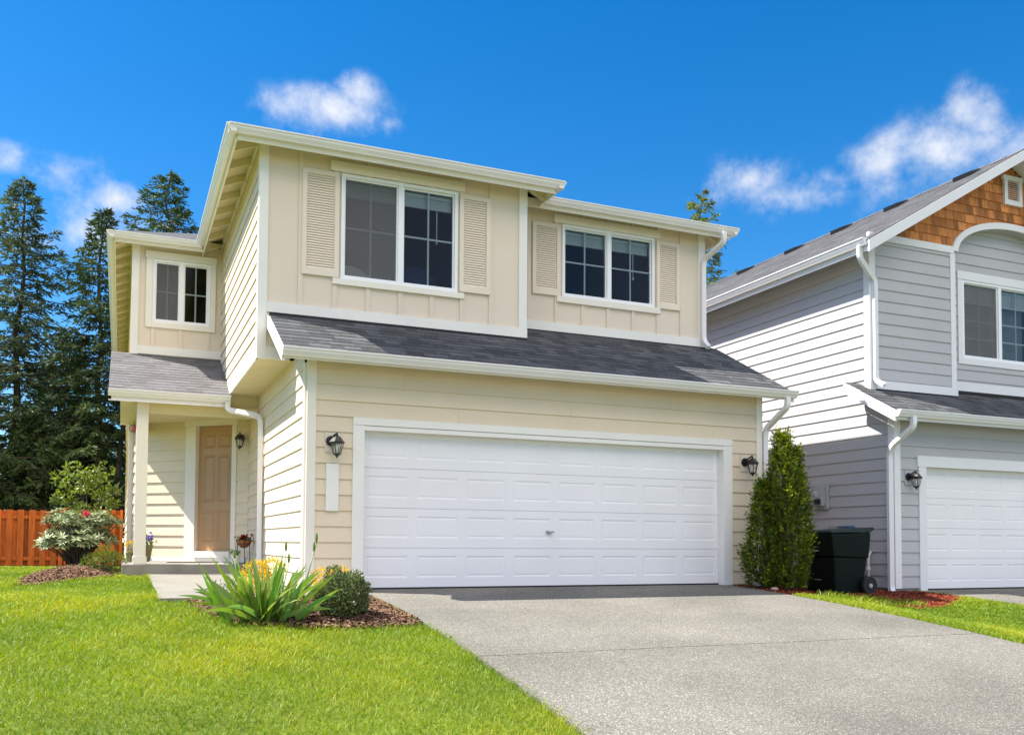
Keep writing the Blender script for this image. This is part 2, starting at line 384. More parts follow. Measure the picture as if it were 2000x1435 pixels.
# ---------------------------------------------------------------- terrain
def sst(a,b,x):
    t=np.clip((np.asarray(x,float)-a)/(b-a),0,1); return t*t*(3-2*t)
def drv(Y):
    t=np.maximum(0,-np.asarray(Y,float))
    return -np.where(t<7,.045*t+.008*t*t,.707+.157*(t-7)-np.maximum(0,t-10.5)*.13)
def gz(X,Y):
    X=np.asarray(X,float);Y=np.asarray(Y,float)
    lb=.05*sst(0,3.4,Y)-.19*sst(6.5,14.5,Y)
    rb=-.13*sst(5.68,7.0,X)
    w=sst(-.2,5.5,X)
    return drv(Y)+np.where(Y>0,lb*(1-w),0)+rb
def grid(name,xs,ys,zf,m,parent=None):
    X,Y=np.meshgrid(xs,ys); V=np.stack([X.ravel(),Y.ravel(),zf(X,Y).ravel()],1)
    nx,ny=len(xs),len(ys); i=np.arange(nx-1)[None,:]+nx*np.arange(ny-1)[:,None]; i=i.ravel()
    return npmesh(name,V,[np.stack([i,i+1,i+nx+1,i+nx],1)],m,None,parent,True)
xs=np.unique(np.concatenate([np.linspace(-160,-12,12),np.linspace(-12,16,113),np.linspace(16,170,12)]))
ys=np.unique(np.concatenate([np.linspace(-40,-12,6),np.linspace(-12,16,113),np.linspace(16,260,14)]))
lawn=grid('lawn',xs,ys,lambda X,Y: gz(X,Y)-.03,M['soil']); tag(lawn,kind='structure')
lawn['label']='bright green mown lawn sloping down from the houses'

def slab(name,x0,x1,y0,y1,zf,m,th=.1,ny=24,fl=0.):
    mb=MB(); ysl=np.linspace(y0,y1,ny)
    for a,b in zip(ysl[:-1],ysl[1:]):
        za,zb=float(zf(a)),float(zf(b))
        xa,xb=(x0-fl*max(0,-a-1.8),x0-fl*max(0,-b-1.8))
        mb.quad((xa,a,za),(x1,a,za),(x1,b,zb),(xb,b,zb))
        mb.quad((xa,a,za-th),(xa,a,za),(xb,b,zb),(xb,b,zb-th)); mb.quad((x1,a,za),(x1,a,za-th),(x1,b,zb-th),(x1,b,zb))
    for y in (y0,y1):
        z=float(zf(y)); mb.quad((x0,y,z-th),(x1,y,z-th),(x1,y,z),(x0,y,z))
    return mb.build(name,m)
dw=slab('driveway',.6,5.6,-3.757,.3,lambda y: drv(y)-.004,M['concrete'],fl=.03); tag(dw,kind='structure')
dw2=slab('driveway',.6,5.6,-14,-3.768,lambda y: drv(y)-.004,M['concrete'],fl=.03); tag(dw2,kind='structure')
wk=slab('walkway',-1.5,-.12,-.65,3.6,lambda y: gz(-1.3,y)+.012,M['walk']); tag(wk,kind='structure')
wk2=slab('walkway',-.115,.593,-.65,-.02,lambda y: gz(0,y)+.010,M['walk'],ny=6); tag(wk2,kind='structure')
nd=slab('driveway',9.02,14.6,-14,.3,lambda y: drv(y)-.13,M['concrete']); tag(nd,kind='structure')
nd2=slab('street',-60,60,-24,-14.02,lambda y: drv(-13.9)-.16+0*y,paint('asphalt',(.05,.05,.052),.9,.2,3,.4,120),ny=4); tag(nd2,kind='structure')

def inpoly(px,py,poly):
    px=np.asarray(px);py=np.asarray(py);r=np.zeros(px.shape,bool); n=len(poly)
    for i in range(n):
        x1,y1=poly[i];x2,y2=poly[(i+1)%n]
        c=((y1>py)!=(y2>py))&(px<(x2-x1)*(py-y1)/(y2-y1+1e-12)+x1); r^=c
    return r
def polydist(px,py,poly):
    d=np.full(np.shape(px),9.)
    n=len(poly)
    for i in range(n):
        a=np.array(poly[i]);b=np.array(poly[(i+1)%n]);ab=b-a
        t=np.clip(((px-a[0])*ab[0]+(py-a[1])*ab[1])/(ab@ab),0,1)
        d=np.minimum(d,np.hypot(px-a[0]-t*ab[0],py-a[1]-t*ab[1]))
    return d
BEDF=[(-1.28,-.68),(-1.2,-1.35),(-1.08,-1.85),(-.85,-2.25),(-.45,-2.48),(.1,-2.56),(.45,-2.50),(.585,-2.36),(.585,-.68)]
BEDL=[(-2.92,1.55),(-2.62,1.9),(-2.3,2.6),(-1.86,3.35),(-1.84,6.6),(-2.35,7.0),(-2.95,6.6),(-3.02,4.6),(-3.05,2.6)]
BEDR=[(5.61,-1.2),(6.0,-1.22),(6.5,-1.15),(6.72,-1.5),(7.2,-1.72),(7.8,-1.6),(8.5,-1.2),(8.98,-.75),(8.98,.02),(8.55,.02),(8.55,3),(6.2,3),(6.2,.0),(5.61,-.02)]
def bed(name,poly,mound,m,mc,n,label,size=(.006,.022)):
    x=[p[0] for p in poly];y=[p[1] for p in poly]
    X,Y=np.meshgrid(np.arange(min(x)-.05,max(x)+.06,.045),np.arange(min(y)-.05,max(y)+.06,.045))
    d=polydist(X,Y,poly); ins=inpoly(X,Y,poly)
    def hz(px,py,dd): return gz(px,py)-.012+mound*sst(0,.5,dd)
    Z=hz(X,Y,d)+rng.normal(0,.006,X.shape)
    keep=ins|(d<.045)
    Z=np.where(ins,Z,gz(X,Y)-.035)
    nx=X.shape[1]; i=(np.arange(nx-1)[None,:]+nx*np.arange(X.shape[0]-1)[:,None]).ravel()
    q=np.stack([i,i+1,i+nx+1,i+nx],1); k=keep.ravel()[q].all(1)
    o=npmesh(name,np.stack([X.ravel(),Y.ravel(),Z.ravel()],1),[q[k]],m,None,None,True); tag(o,kind='structure')
    P=[]; 
    while len(P)<n:
        px=rng.uniform(min(x),max(x),n);py=rng.uniform(min(y),max(y),n); g=inpoly(px,py,poly)
        P+=list(zip(px[g],py[g]))
    P=np.array(P[:n]); pz=hz(P[:,0],P[:,1],polydist(P[:,0],P[:,1],poly))
    a=rng.uniform(0,6.28,n);t=rng.uniform(-.5,.5,n);L=rng.uniform(size[0],size[1],n);W=L*rng.uniform(.25,.5,n);r=rng.uniform(-.7,.7,n)
    u=np.stack([np.cos(a)*np.cos(t),np.sin(a)*np.cos(t),np.sin(t)],1)*L[:,None]
    v=np.stack([-np.sin(a)*np.cos(r),np.cos(a)*np.cos(r),np.sin(r)],1)*W[:,None]
    c=np.stack([P[:,0],P[:,1],pz+.012],1)
    V=np.stack([c-u-v,c+u-v,c+u+v,c-u+v],1).reshape(-1,3)
    F=np.arange(4*n).reshape(-1,4); tt=np.repeat(rng.uniform(.35,1.5,n),4)
    oc=npmesh('mulch_chips',V,[F],mc,tt); tag(oc,label,'mulch',kind='stuff')
bed('mulch_bed',BEDF,.05,M['mulch'],M['chips'],15000,'brown bark chips round the iris clump and the round shrub')
bed('mulch_bed',BEDL,.11,M['mulch'],M['chips'],12000,'brown bark chips mounded under the shrubs beside the porch')
bed('mulch_bed',BEDR,.02,M['mulchr'],M['chipsr'],14000,'red bark chips between the two houses around the bin')

# ---------------------------------------------------------------- cladding helpers
def cut(a0,a1,z0,z1,ops):
    iv=[(a0,a1)]
    for o0,o1,oz0,oz1 in ops:
        if oz0<z1-1e-6 and oz1>z0+1e-6:
            nv=[]
            for p,q in iv:
                if o1<=p or o0>=q: nv.append((p,q)); continue
                if o0>p: nv.append((p,o0))
                if o1<q: nv.append((o1,q))
            iv=nv
    return iv
def joints(x0,x1,k):
    out=[]; x=x0; s=a=math.floor(x0/3.6)*3.6+((k*1.47)%3.6)
    while s<x1:
        if x0+.25<s<x1-.25: out.append((x,s-.0006)); x=s+.0006
        s+=3.6
    out.append((x,x1)); return out
def siding(mb,F,a0,a1,z0,z1,ops=(),e=.1746,zs=None,out=.019,top=None):
    zs=z0 if zs is None else zs
    k=math.floor((z0-zs)/e)
    while zs+k*e<z1-1e-6:
        lo=zs+k*e; br=sorted({max(lo,z0),min(lo+e,z1)}|{z for o in ops for z in o[2:4] if max(lo,z0)<z<min(lo+e,z1)})
        tn=1+rnd.uniform(-.025,.025)
        for p,q in zip(br[:-1],br[1:]):
            cp=out-(out-.003)*(p-lo)/e; cq=out-(out-.003)*(q-lo)/e
            for x0,x1 in [w for seg in cut(a0,a1,p,q,ops) for w in joints(*seg,k)]:
                mb.tint=tn*(1+.009*math.sin(k*7.3+x0*3.1))
                mb.quad(F(x0,p,cp),F(x1,p,cp),F(x1,q,cq),F(x0,q,cq))
                if abs(p-lo)<1e-6: mb.quad(F(x0,p,0),F(x1,p,0),F(x1,p,cp),F(x0,p,cp))
        k+=1
    mb.tint=1.0
def panelwall(mb,F,a0,a1,z0,z1,ops=(),c=0.):
    br=sorted({z0,z1}|{z for o in ops for z in o[2:4] if z0<z<z1})
    for p,q in zip(br[:-1],br[1:]):
        for x0,x1 in cut(a0,a1,p,q,ops): mb.quad(F(x0,p,c),F(x1,p,c),F(x1,q,c),F(x0,q,c))
def shingles(mb,F,u0,u1,v0,v1,e=.125,wid=(.10,.30),th=.006,lo=.72,hi=1.25,clip=None):
    """F(u,v,c): courses going up slope"""
    k=0
    v=v0
    while v<v1-1e-6:
        vt=min(v+e,v1); u=u0; 
        while u<u1-1e-6:
            w=rnd.uniform(*wid); ut=min(u+w,u1)
            if u1-ut<wid[0]*.5: ut=u1
            if clip is None or clip((u+ut)/2,(v+vt)/2):
                mb.tint=rnd.uniform(lo,hi); c=th+rnd.uniform(-.0015,.0015)
                mb.quad(F(u,v,c),F(ut,v,c),F(ut,vt,.001),F(u,vt,.001))
                mb.quad(F(u,v,-.004),F(ut,v,-.004),F(ut,v,c),F(u,v,c))
            u=ut
        v=vt
    mb.tint=1.0
def gutter(mb,F,a0,a1,zt,h=.10,d=.10):
    """K profile: c runs outward from the fascia at 0"""
    pr=[(0,zt),(d,zt),(d,zt-.016),(d-.012,zt-.02),(d-.018,zt-.045),(d-.045,zt-h+.012),(d-.05,zt-h),(0,zt-h)]
    n=len(pr); A=[F(a0,z,c) for c,z in pr]; B=[F(a1,z,c) for c,z in pr]
    mb.add(A+B,[tuple(range(n))[::-1],tuple(range(n,2*n))]+[(i,(i+1)%n,n+(i+1)%n,n+i) for i in range(1,n-1)])
    # trough: sunken top so it reads as an open channel
    mb.f.append((len(mb.v)-2*n,len(mb.v)-n,len(mb.v)-n+1,len(mb.v)-2*n+1)); mb.t.append(1.0)
def roundpath(pts,r=.06,n=5):
    P=[Vector(p) for p in pts]; out=[P[0]]
    for i in range(1,len(P)-1):
        a=(P[i-1]-P[i]);b=(P[i+1]-P[i]); k=min(r,a.length*.45,b.length*.45)
        A=P[i]+a.normalized()*k;B=P[i]+b.normalized()*k
        for j in range(n+1):
            t=j/n; out.append(A*(1-t)**2+P[i]*2*t*(1-t)+B*t*t)
    out.append(P[-1]); return out
def window(parent,F,a0,a1,z0,z1,cols=2,rows=2,fr=.04,depth=.06,screen=True,blind=.14,label=None,slider=True):
    """white sliding window: frame proud of the wall, two sashes, grids, panes, room behind"""
    mb=MB(); mid=(a0+a1)/2
    mb.fbox(F,a0,a1,z1-fr,z1,-depth,.022); mb.fbox(F,a0,a1,z0,z0+fr,-depth,.022)
    mb.fbox(F,a0,a0+fr,z0+fr,z1-fr,-depth,.022); mb.fbox(F,a1-fr,a1,z0+fr,z1-fr,-depth,.022)
    mb.fbox(F,mid-.034,mid+.034,z0+fr,z1-fr,-depth,.018)
    # inner sash rails, right-hand sash sits a little deeper
    s=.018
    for p,q,c in ((a0+fr,mid-.034,-.008),(mid+.034,a1-fr,-.016)):
        mb.fbox(F,p,q,z1-fr-s,z1-fr,-depth,c); mb.fbox(F,p,q,z0+fr,z0+fr+s,-depth,c)
        mb.fbox(F,p,p+s,z0+fr+s,z1-fr-s,-depth,c); mb.fbox(F,q-s,q,z0+fr+s,z1-fr-s,-depth,c)
    w=mb.build('window',M['vinyl'],parent,label=label)
    for p,q,c,sc in ((a0+fr+s,mid-.034-s,-.03,screen),(mid+.034+s,a1-fr-s,-.03,False)):
        g=MB(); g.quad(F(p,z0+fr+s,c),F(q,z0+fr+s,c),F(q,z1-fr-s,c),F(p,z1-fr-s,c)); g.build('pane',M['glass'],w)
        m2=MB(); t=.011
        for i in range(1,cols):
            x=p+(q-p)*i/cols; m2.fbox(F,x-t,x+t,z0+fr+s,z1-fr-s,c-.014,c-.002)
        for i in range(1,rows):
            z=z0+fr+s+(z1-z0-2*fr-2*s)*i/rows; m2.fbox(F,p,q,z-t,z+t,c-.0135,c-.0025)
        m2.build('grid',M['muntin'],w)
        if sc:
            g=MB(); g.quad(F(p,z0+fr+s,-.012),F(q,z0+fr+s,-.012),F(q,z1-fr-s,-.012),F(p,z1-fr-s,-.012)); g.build('insect_screen',M['screen'],w)
    # room
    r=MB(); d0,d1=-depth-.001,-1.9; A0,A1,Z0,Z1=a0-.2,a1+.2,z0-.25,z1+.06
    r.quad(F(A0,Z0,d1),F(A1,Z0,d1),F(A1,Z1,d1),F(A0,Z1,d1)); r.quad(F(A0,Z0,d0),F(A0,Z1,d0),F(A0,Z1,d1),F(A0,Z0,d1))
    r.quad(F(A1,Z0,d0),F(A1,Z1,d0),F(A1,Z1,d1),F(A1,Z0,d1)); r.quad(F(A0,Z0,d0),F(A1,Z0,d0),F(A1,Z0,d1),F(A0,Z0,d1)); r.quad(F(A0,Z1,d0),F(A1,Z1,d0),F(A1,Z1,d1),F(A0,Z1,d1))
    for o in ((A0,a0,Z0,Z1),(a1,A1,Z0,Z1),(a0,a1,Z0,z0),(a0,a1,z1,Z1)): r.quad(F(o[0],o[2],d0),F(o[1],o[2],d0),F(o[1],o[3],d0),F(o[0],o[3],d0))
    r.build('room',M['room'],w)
    if blind:
        b=MB(); zt=z1-fr-.02
        b.fbox(F,a0+fr,a1-fr,zt-.045,zt,-.13,-.09)
        for i in range(int(blind/.012)):
            z=zt-.05-i*.012; b.fbox(F,a0+fr+.01,a1-fr-.01,z-.0095,z,-.125,-.095)
        b.build('blind',M['blind'],w)
    return w
def shutter(parent,F,a0,a1,z0,z1):
    mb=MB(); s=.055
    mb.fbox(F,a0,a0+s,z0,z1,.004,.034); mb.fbox(F,a1-s,a1,z0,z1,.004,.034)
    mb.fbox(F,a0+s,a1-s,z1-s,z1,.004,.034); mb.fbox(F,a0+s,a1-s,z0,z0+.085,.004,.034)
    mb.quad(F(a0+s,z0+.08,.005),F(a1-s,z0+.08,.005),F(a1-s,z1-s,.005),F(a0+s,z1-s,.005))
    n=int((z1-z0-s-.085)/.0305); h=(z1-z0-s-.085)/n
    for i in range(n):
        z=z0+.085+i*h
        mb.add([F(a0+s,z+.002,.026),F(a1-s,z+.002,.026),F(a1-s,z+h*.96,.012),F(a0+s,z+h*.96,.012)],[(0,1,2,3)])
        mb.add([F(a0+s,z+.002,.026),F(a1-s,z+.002,.026),F(a1-s,z+.002,.006),F(a0+s,z+.002,.006)],[(0,1,2,3)])
    return mb.build('shutter',M['shutter'],parent)
def garage_door(parent,F,a0,a1,z0,z1,rows,cols,c,m,sh,label=None):
    """sectional door with embossed panels; c = face offset, sh = section height"""
    mb=MB(); W=(a1-a0)/cols
    for r in range(rows):
        p=z0+r*sh; q=min(p+sh-.005,z1)
        mb.quad(F(a0,p+sh-.005,c-.012),F(a1,p+sh-.005,c-.012),F(a1,p+sh,c-.012),F(a0,p+sh,c-.012))
        mb.quad(F(a0,p+sh-.005,c),F(a1,p+sh-.005,c),F(a1,p+sh-.005,c-.012),F(a0,p+sh-.005,c-.012))
        mb.quad(F(a0,p,c),F(a1,p,c),F(a1,p,c-.012),F(a0,p,c-.012))
        ops=[]
        for k in range(cols):
            x0=a0+W*k+.052; x1=a0+W*(k+1)-.052; y0=p+.112; y1=p+sh-.092
            if y1>z1-.03: y1=z1-.03
            ops.append((x0,x1,y0,y1)); b=.020; dd=.0065
            ring=[(x0,y0,0),(x1,y0,0),(x1,y1,0),(x0,y1,0)]
            in1=[(x0+b,y0+b,-dd),(x1-b,y0+b,-dd),(x1-b,y1-b,-dd),(x0+b,y1-b,-dd)]
            in2=[(x0+b*1.9,y0+b*1.9,-.003),(x1-b*1.9,y0+b*1.9,-.003),(x1-b*1.9,y1-b*1.9,-.003),(x0+b*1.9,y1-b*1.9,-.003)]
            vs=[F(x,z,c+o) for x,z,o in ring+in1+in2]
            mb.add(vs,[(i,(i+1)%4,4+(i+1)%4,4+i) for i in range(4)]+[(4+i,4+(i+1)%4,8+(i+1)%4,8+i) for i in range(4)]+[(8,9,10,11)])
        panelwall(mb,F,a0,a1,p,q,ops,c)
    return mb.build('garage_door',m,parent,label=label)

# ---------------------------------------------------------------- cream house
house=thing('cream_house','two storey cream house with shuttered windows and a wide white garage door','house')
FX=frame((0,0,0),(1,0,0),(0,-1,0))                       # garage front plane Y=0
WG=6.16
# garage front
mb=MB(); siding(mb,FX,.095,WG-.09,-.05,2.62,[(.52,5.655,-1,1.915)],zs=.003)
mb.build('garage_wall',M['siding'],house)
mb=MB()
for a0,a1 in ((0,.1),(WG-.095,WG)): mb.fbox(FX,a0,a1,-.05,2.58,-.02,.024)
mb.fbox(frame((0,0,0),(0,1,0),(-1,0,0)),.0215,.11,-.05,2.50,-.0,.024)
mb.each('corner_trim',M['trim'],house)
mb=MB()
mb.fbox(FX,.515,.645,-.025,1.835,-.12,.030); mb.fbox(FX,5.522,5.66,-.03,1.835,-.12,.030)
mb.fbox(FX,.515,5.66,1.838,1.922,-.12,.034); mb.fbox(FX,.645,5.522,1.782,1.833,-.12,.024)
mb.each('garage_door_trim',M['trimw'],house)
gd=garage_door(house,FX,.647,5.520,.012,1.79,4,8,-.10,M['gdoor'],.4555)
mb=MB(); mb.fbox(FX,2.985,3.045,.655,.675,-.10,-.07); mb.tube([FX(2.99,.665,-.09),FX(2.99,.665,-.055),FX(3.06,.672,-.05)],.008,8)
mb.fbox(FX,2.97,3.0,.645,.685,-.1,-.088); mb.build('handle',M['chrome'],gd)
mb=MB(); mb.fbox(FX,.66,.672,1.24,1.41,-.1,-.085); mb.build('hinge_strip',M['chrome'],gd)
mb=MB(); mb.fbox(FX,.645,5.522,-.02,.014,-.14,-.096); mb.build('door_seal',M['dark'],gd)
# left wall of garage + entry nook
FL=frame((0,0,0),(0,1,0),(-1,0,0))                      # a = Y, normal -X
mb=MB(); siding(mb,FL,.10,4.70,-.05,2.66,zs=.003); mb.build('side_wall',M['siding'],house)
u45=Vector((-1,1,0)).normalized(); n45=Vector((-1,-1,0)).normalized()
F45=frame((0,4.706,0),u45,n45)
mb=MB(); siding(mb,F45,.0,2.36,.19,2.62,[(.26,1.225,.0,2.55)],zs=.09); mb.build('entry_wall',M['siding'],house)
mb=MB(); mb.fbox(F45,.03,2.40,.175,.262,.0,.03); mb.build('base_board',M['trimw'],house)
mb=MB()
mb.fbox(F45,.235,.324,.2,2.385,-.10,.028); mb.fbox(F45,1.045,1.25,.2,2.385,-.10,.028); mb.fbox(F45,.215,1.275,2.388,2.488,-.10,.034); mb.fbox(F45,.324,1.045,.262,.365,-.06,.05)
mb.each('door_trim',M['trim'],house)
FD=frame(F45(.326,0,0),u45,n45)
mb=MB(); ops=[]
W=.717
for (x0,x1) in ((.085,.335),(.385,.635)):
    for (y0,y1) in ((.62,1.02) if 0 else (.51,1.02),(1.15,1.92),(2.03,2.27)):
        ops.append((x0,x1,y0,y1)); b=.03
        ring=[(x0,y0,0),(x1,y0,0),(x1,y1,0),(x0,y1,0)]; i1=[(x0+b,y0+b,-.016),(x1-b,y0+b,-.016),(x1-b,y1-b,-.016),(x0+b,y1-b,-.016)]; b2=b*1.8
        i2=[(x0+b2,y0+b2,-.004),(x1-b2,y0+b2,-.004),(x1-b2,y1-b2,-.004),(x0+b2,y1-b2,-.004)]
        mb.add([FD(x,z,-.055+o) for x,z,o in ring+i1+i2],[(i,(i+1)%4,4+(i+1)%4,4+i) for i in range(4)]+[(4+i,4+(i+1)%4,8+(i+1)%4,8+i) for i in range(4)]+[(8,9,10,11)])
panelwall(mb,FD,0,W,.37,2.384,ops,-.055)
fd=mb.build('front_door',M['door'],house)
mb=MB(); mb.prism([(-1.76,6.40,.045),(-1.68,6.40,.045),(-1.68,6.46,.045),(-1.76,6.46,.045)],(0,0,2.5)); mb.box(-1.762,-1.715,6.465,6.58,.045,2.5); mb.each('corner_trim',M['trim'],house)
# long left wall behind the porch
mb=MB(); FB=frame((-1.74,0,0),(0,1,0),(-1,0,0)); siding(mb,FB,6.585,16.4,-.2,3.3,zs=.003); mb.build('side_wall',M['siding'],house)
# porch
mb=MB(); mb.box(-1.83,-.03,3.6,6.4,-.1,.198); mb.build('porch_slab',M['found'],house,bevel=.012)
mb=MB(); mb.box(-1.682,-1.525,3.665,3.822,.199,2.47); mb.box(-1.697,-1.51,3.65,3.837,.1985,.30); mb.box(-1.692,-1.515,3.655,3.832,.30,.312); mb.build('porch_post',M['trim'],house,bevel=.006)
mb=MB(); mb.box(-1.70,-.02,3.70,3.80,2.33,2.475); mb.box(-1.66,-1.54,3.80,6.35,2.335,2.47); mb.box(-1.9,-.43,3.50,3.69,2.475,2.56); mb.box(-.43,-.005,3.745,3.83,2.475,2.66)
mb.each('porch_beam',M['soffit'],house)
mb=MB(); mb.quad((-1.9,3.69,2.474),(0,3.69,2.474),(0,6.5,2.474),(-1.9,6.5,2.474)); mb.build('porch_ceiling',M['soffit'],house)
# porch roof: eave at Y=3.45, z=2.60, pitch .5
def sloped(y0,z0,p,x0,nrm=True):
    v=Vector((0,1,p)).normalized(); n=Vector((0,-p,1)).normalized()
    return rot_frame((x0,y0,z0),(1,0,0),v,n)
mb=MB(); PF=sloped(3.43,2.592,.5,-2.05); Lp=(5.12-3.43)*math.sqrt(1.25)
shingles(mb,PF,0,1.628,-.02,Lp,e=.128,lo=.85,hi=1.12); pr=mb.build('porch_roof',M['roofp'],house)
mb=MB(); mb.prism([(-2.05,3.43,2.588),(-2.05,5.12,3.433),(-2.05,5.12,3.30),(-2.05,3.43,2.455)],(.035,0,0)); mb.quad((-2.02,3.43,2.57),(-.425,3.43,2.57),(-.425,5.12,3.41),(-2.02,5.12,3.41)); mb.build('rake_board',M['trim'],pr)
mb=MB(); FPg=frame((0,3.43,0),(1,0,0),(0,-1,0)); mb.fbox(FPg,-2.05,-.44,2.44,2.585,-.02,0); gutter(mb,FPg,-2.055,-.445,2.592,.092,.09); mb.build('gutter',M['gutter'],house)
mb=MB(); mb.tube(roundpath([(-.49,3.375,2.50),(-.49,3.375,2.395),(-.09,3.13,2.30),(-.062,3.06,2.20),(-.062,2.98,.12),(-.16,2.94,.06)],.09),.034,12,sq=(1,.8)); mb.build('downspout',M['gutter'],house)

# upper bay A (left, forward)
XA0,XA1,YA=-.421,2.99,.809
FA=frame((0,YA,0),(1,0,0),(0,-1,0)); ZT=5.235
wA=(.531,2.037,3.705,5.002)
mb=MB(); panelwall(mb,FA,XA0,XA1,3.2,ZT,[wA]); mb.build('upper_wall',M['panel'],house)
mb=MB()
for x in (.05,.465,.875,1.285,1.695,2.10,2.50):
    for p,q in ((3.33,ZT),):
        for z0,z1 in ((3.33,3.705),(5.002,ZT)) if wA[0]-.03<x<wA[1]+.03 else ((3.33,ZT),): mb.fbox(FA,x-.028,x+.028,z0,z1,-.002,.017)
mb.each('batten',M['panel'],house)
mb=MB()
mb.fbox(FA,XA0-.022,XA0+.085,2.66,ZT,-.02,.026); mb.fbox(FA,2.895,XA1+.02,3.335,ZT,-.02,.026)
mb.fbox(FA,XA0+.0855,XA1+.024,3.212,3.333,-.01,.030); mb.fbox(FA,XA0+.0855,-.06,2.66,2.80,-.01,.022)
mb.each('trim_board',M['trimw'],house)
FLA=frame((XA0,0,0),(0,1,0),(-1,0,0))
mb=MB(); siding(mb,FA,XA0+.08,-.05,2.80,3.215,zs=2.80); siding(mb,FLA,YA+.02,5.1,2.66,ZT,zs=2.66-.05,e=.1746)
mb.build('upper_side_wall',M['siding'],house)
mb=MB(); mb.fbox(FLA,YA-.02,YA+.085,2.66,ZT,.0145,.0225); mb.fbox(FLA,YA+.085,3.75,2.655,2.80,.0,.021)
mb.each('corner_trim',M['trimw'],house)
mb=MB(); mb.quad((XA0,YA,2.661),(.03,YA,2.661),(.03,3.75,2.661),(XA0,3.75,2.661)); mb.build('bay_soffit',M['soffit'],house)
mb=MB(); mb.fbox(FA,.395,2.128,5.012,5.135,.0,.042); mb.build('window_head_trim',M['trim'],house)
mb=MB(); mb.fbox(FA,.432,2.122,3.632,3.702,.0,.040); mb.build('window_sill',M['trim'],house)
window(house,FA,*wA,label='large double window with grids on the forward bay')
shutter(house,FA,.06,.505,3.712,4.992); shutter(house,FA,2.06,2.485,3.722,4.98)
mb=MB(); mb.quad((XA1,YA,3.2),(XA1,1.33,3.2),(XA1,1.33,ZT),(XA1,YA,ZT)); mb.build('upper_side_wall',M['panel'],house)
# upper bay B (right, set back)
XB1,YB=6.17,1.32; FBw=frame((0,YB,0),(1,0,0),(0,-1,0)); wB=(3.79,5.302,3.985,5.012)
mb=MB(); panelwall(mb,FBw,XA1,XB1,3.4,ZT,[wB]); mb.build('upper_wall',M['panel'],house)
mb=MB()
for x in (3.28,3.70,4.12,4.53,4.945,5.365,5.775):
    for z0,z1 in ((3.60,3.985),(5.012,ZT)) if wB[0]-.03<x<wB[1]+.03 else ((3.60,ZT),): mb.fbox(FBw,x-.026,x+.026,z0,z1,-.002,.017)
mb.each('batten',M['panel'],house)
mb=MB(); mb.fbox(FBw,XB1-.10,XB1+.02,3.60,ZT,-.02,.026); mb.fbox(FBw,XA1+.001,XB1+.024,3.475,3.598,-.01,.030); mb.each('trim_board',M['trimw'],house)
mb=MB(); mb.fbox(FBw,3.652,5.40,5.016,5.13,.0,.042); mb.build('window_head_trim',M['trim'],house)
mb=MB(); mb.fbox(FBw,3.70,5.392,3.898,3.982,.0,.040); mb.build('window_sill',M['trim'],house)
window(house,FBw,*wB,screen=False,label='smaller double window with grids on the set back bay')
shutter(house,FBw,3.325,3.755,3.978,4.986); shutter(house,FBw,5.335,5.735,3.982,4.98)
mb=MB(); FR=frame((XB1,0,0),(0,1,0),(1,0,0)); siding(mb,FR,YB,16.4,2.6,ZT); siding(mb,FR,.0,16.4,-.2,2.6,zs=.003); mb.build('side_wall',M['siding'],house)
# upper bay C (far left, over the porch)
YC=5.09; FC=frame((0,YC,0),(1,0,0),(0,-1,0)); wC=(-1.475,-.61,3.945,4.945)
mb=MB(); panelwall(mb,FC,-1.76,XA0,3.40,ZT,[wC]); mb.build('upper_wall',M['panel'],house)
mb=MB()
for x in (-1.46,-1.045,-.63): 
    for z0,z1 in ((3.56,3.945),(4.945,ZT)): mb.fbox(FC,x-.026,x+.026,z0,z1,-.002,.017)
mb.each('batten',M['panel'],house)
mb=MB(); mb.fbox(FC,-1.782,-1.675,3.42,ZT,-.02,.026); mb.fbox(FC,-1.674,XA0-.002,3.432,3.56,-.01,.030); mb.fbox(frame((-1.76,0,0),(0,1,0),(-1,0,0)),YC+.0205,YC+.10,3.42,ZT,-.01,.022); mb.each('trim_board',M['trimw'],house)
mb=MB()
mb.fbox(FC,-1.585,-.515,4.948,5.062,0,.042); mb.fbox(FC,-1.572,wC[0]-.002,3.86,4.947,0,.034); mb.fbox(FC,wC[1]+.002,-.528,3.86,4.947,0,.034); mb.fbox(FC,wC[0]-.001,wC[1]+.001,3.86,3.943,0,.034)
mb.each('window_trim',M['trim'],house)
window(house,FC,*wC,blind=0,label='small double window above the porch')
mb=MB(); siding(mb,frame((-1.76,0,0),(0,1,0),(-1,0,0)),YC+.1,16.4,3.0,ZT); mb.build('upper_side_wall',M['siding'],house)
mb=MB(); mb.quad((-1.76,16.4,-.2),(XB1,16.4,-.2),(XB1,16.4,ZT),(-1.76,16.4,ZT)); mb.build('rear_wall',M['siding'],house)

# main hip roofs (three crossing hips) with eaves, rafter tails and gutters
ZE=5.205
def hip(mb,x0,x1,y0,y1,z,p):
    w=min(x1-x0,y1-y0)/2; h=w*p
    if x1-x0<y1-y0: r0=((x0+x1)/2,y0+w,z+h); r1=((x0+x1)/2,y1-w,z+h)
    else: r0=(x0+w,(y0+y1)/2,z+h); r1=(x1-w,(y0+y1)/2,z+h)
    a,b,c,d=(x0,y0,z),(x1,y0,z),(x1,y1,z),(x0,y1,z)
    if x1-x0<y1-y0: mb.add([a,b,c,d,r0,r1],[(0,1,4),(1,2,5,4),(2,3,5),(3,0,4,5)])
    else: mb.add([a,b,c,d,r0,r1],[(0,1,5,4),(1,2,5),(2,3,4,5),(3,0,4)])
EA=(-.83,3.375,.425,11.0); EB=(1.2,6.535,.95,12.5); EC=(-2.125,6.53,4.765,16.8)
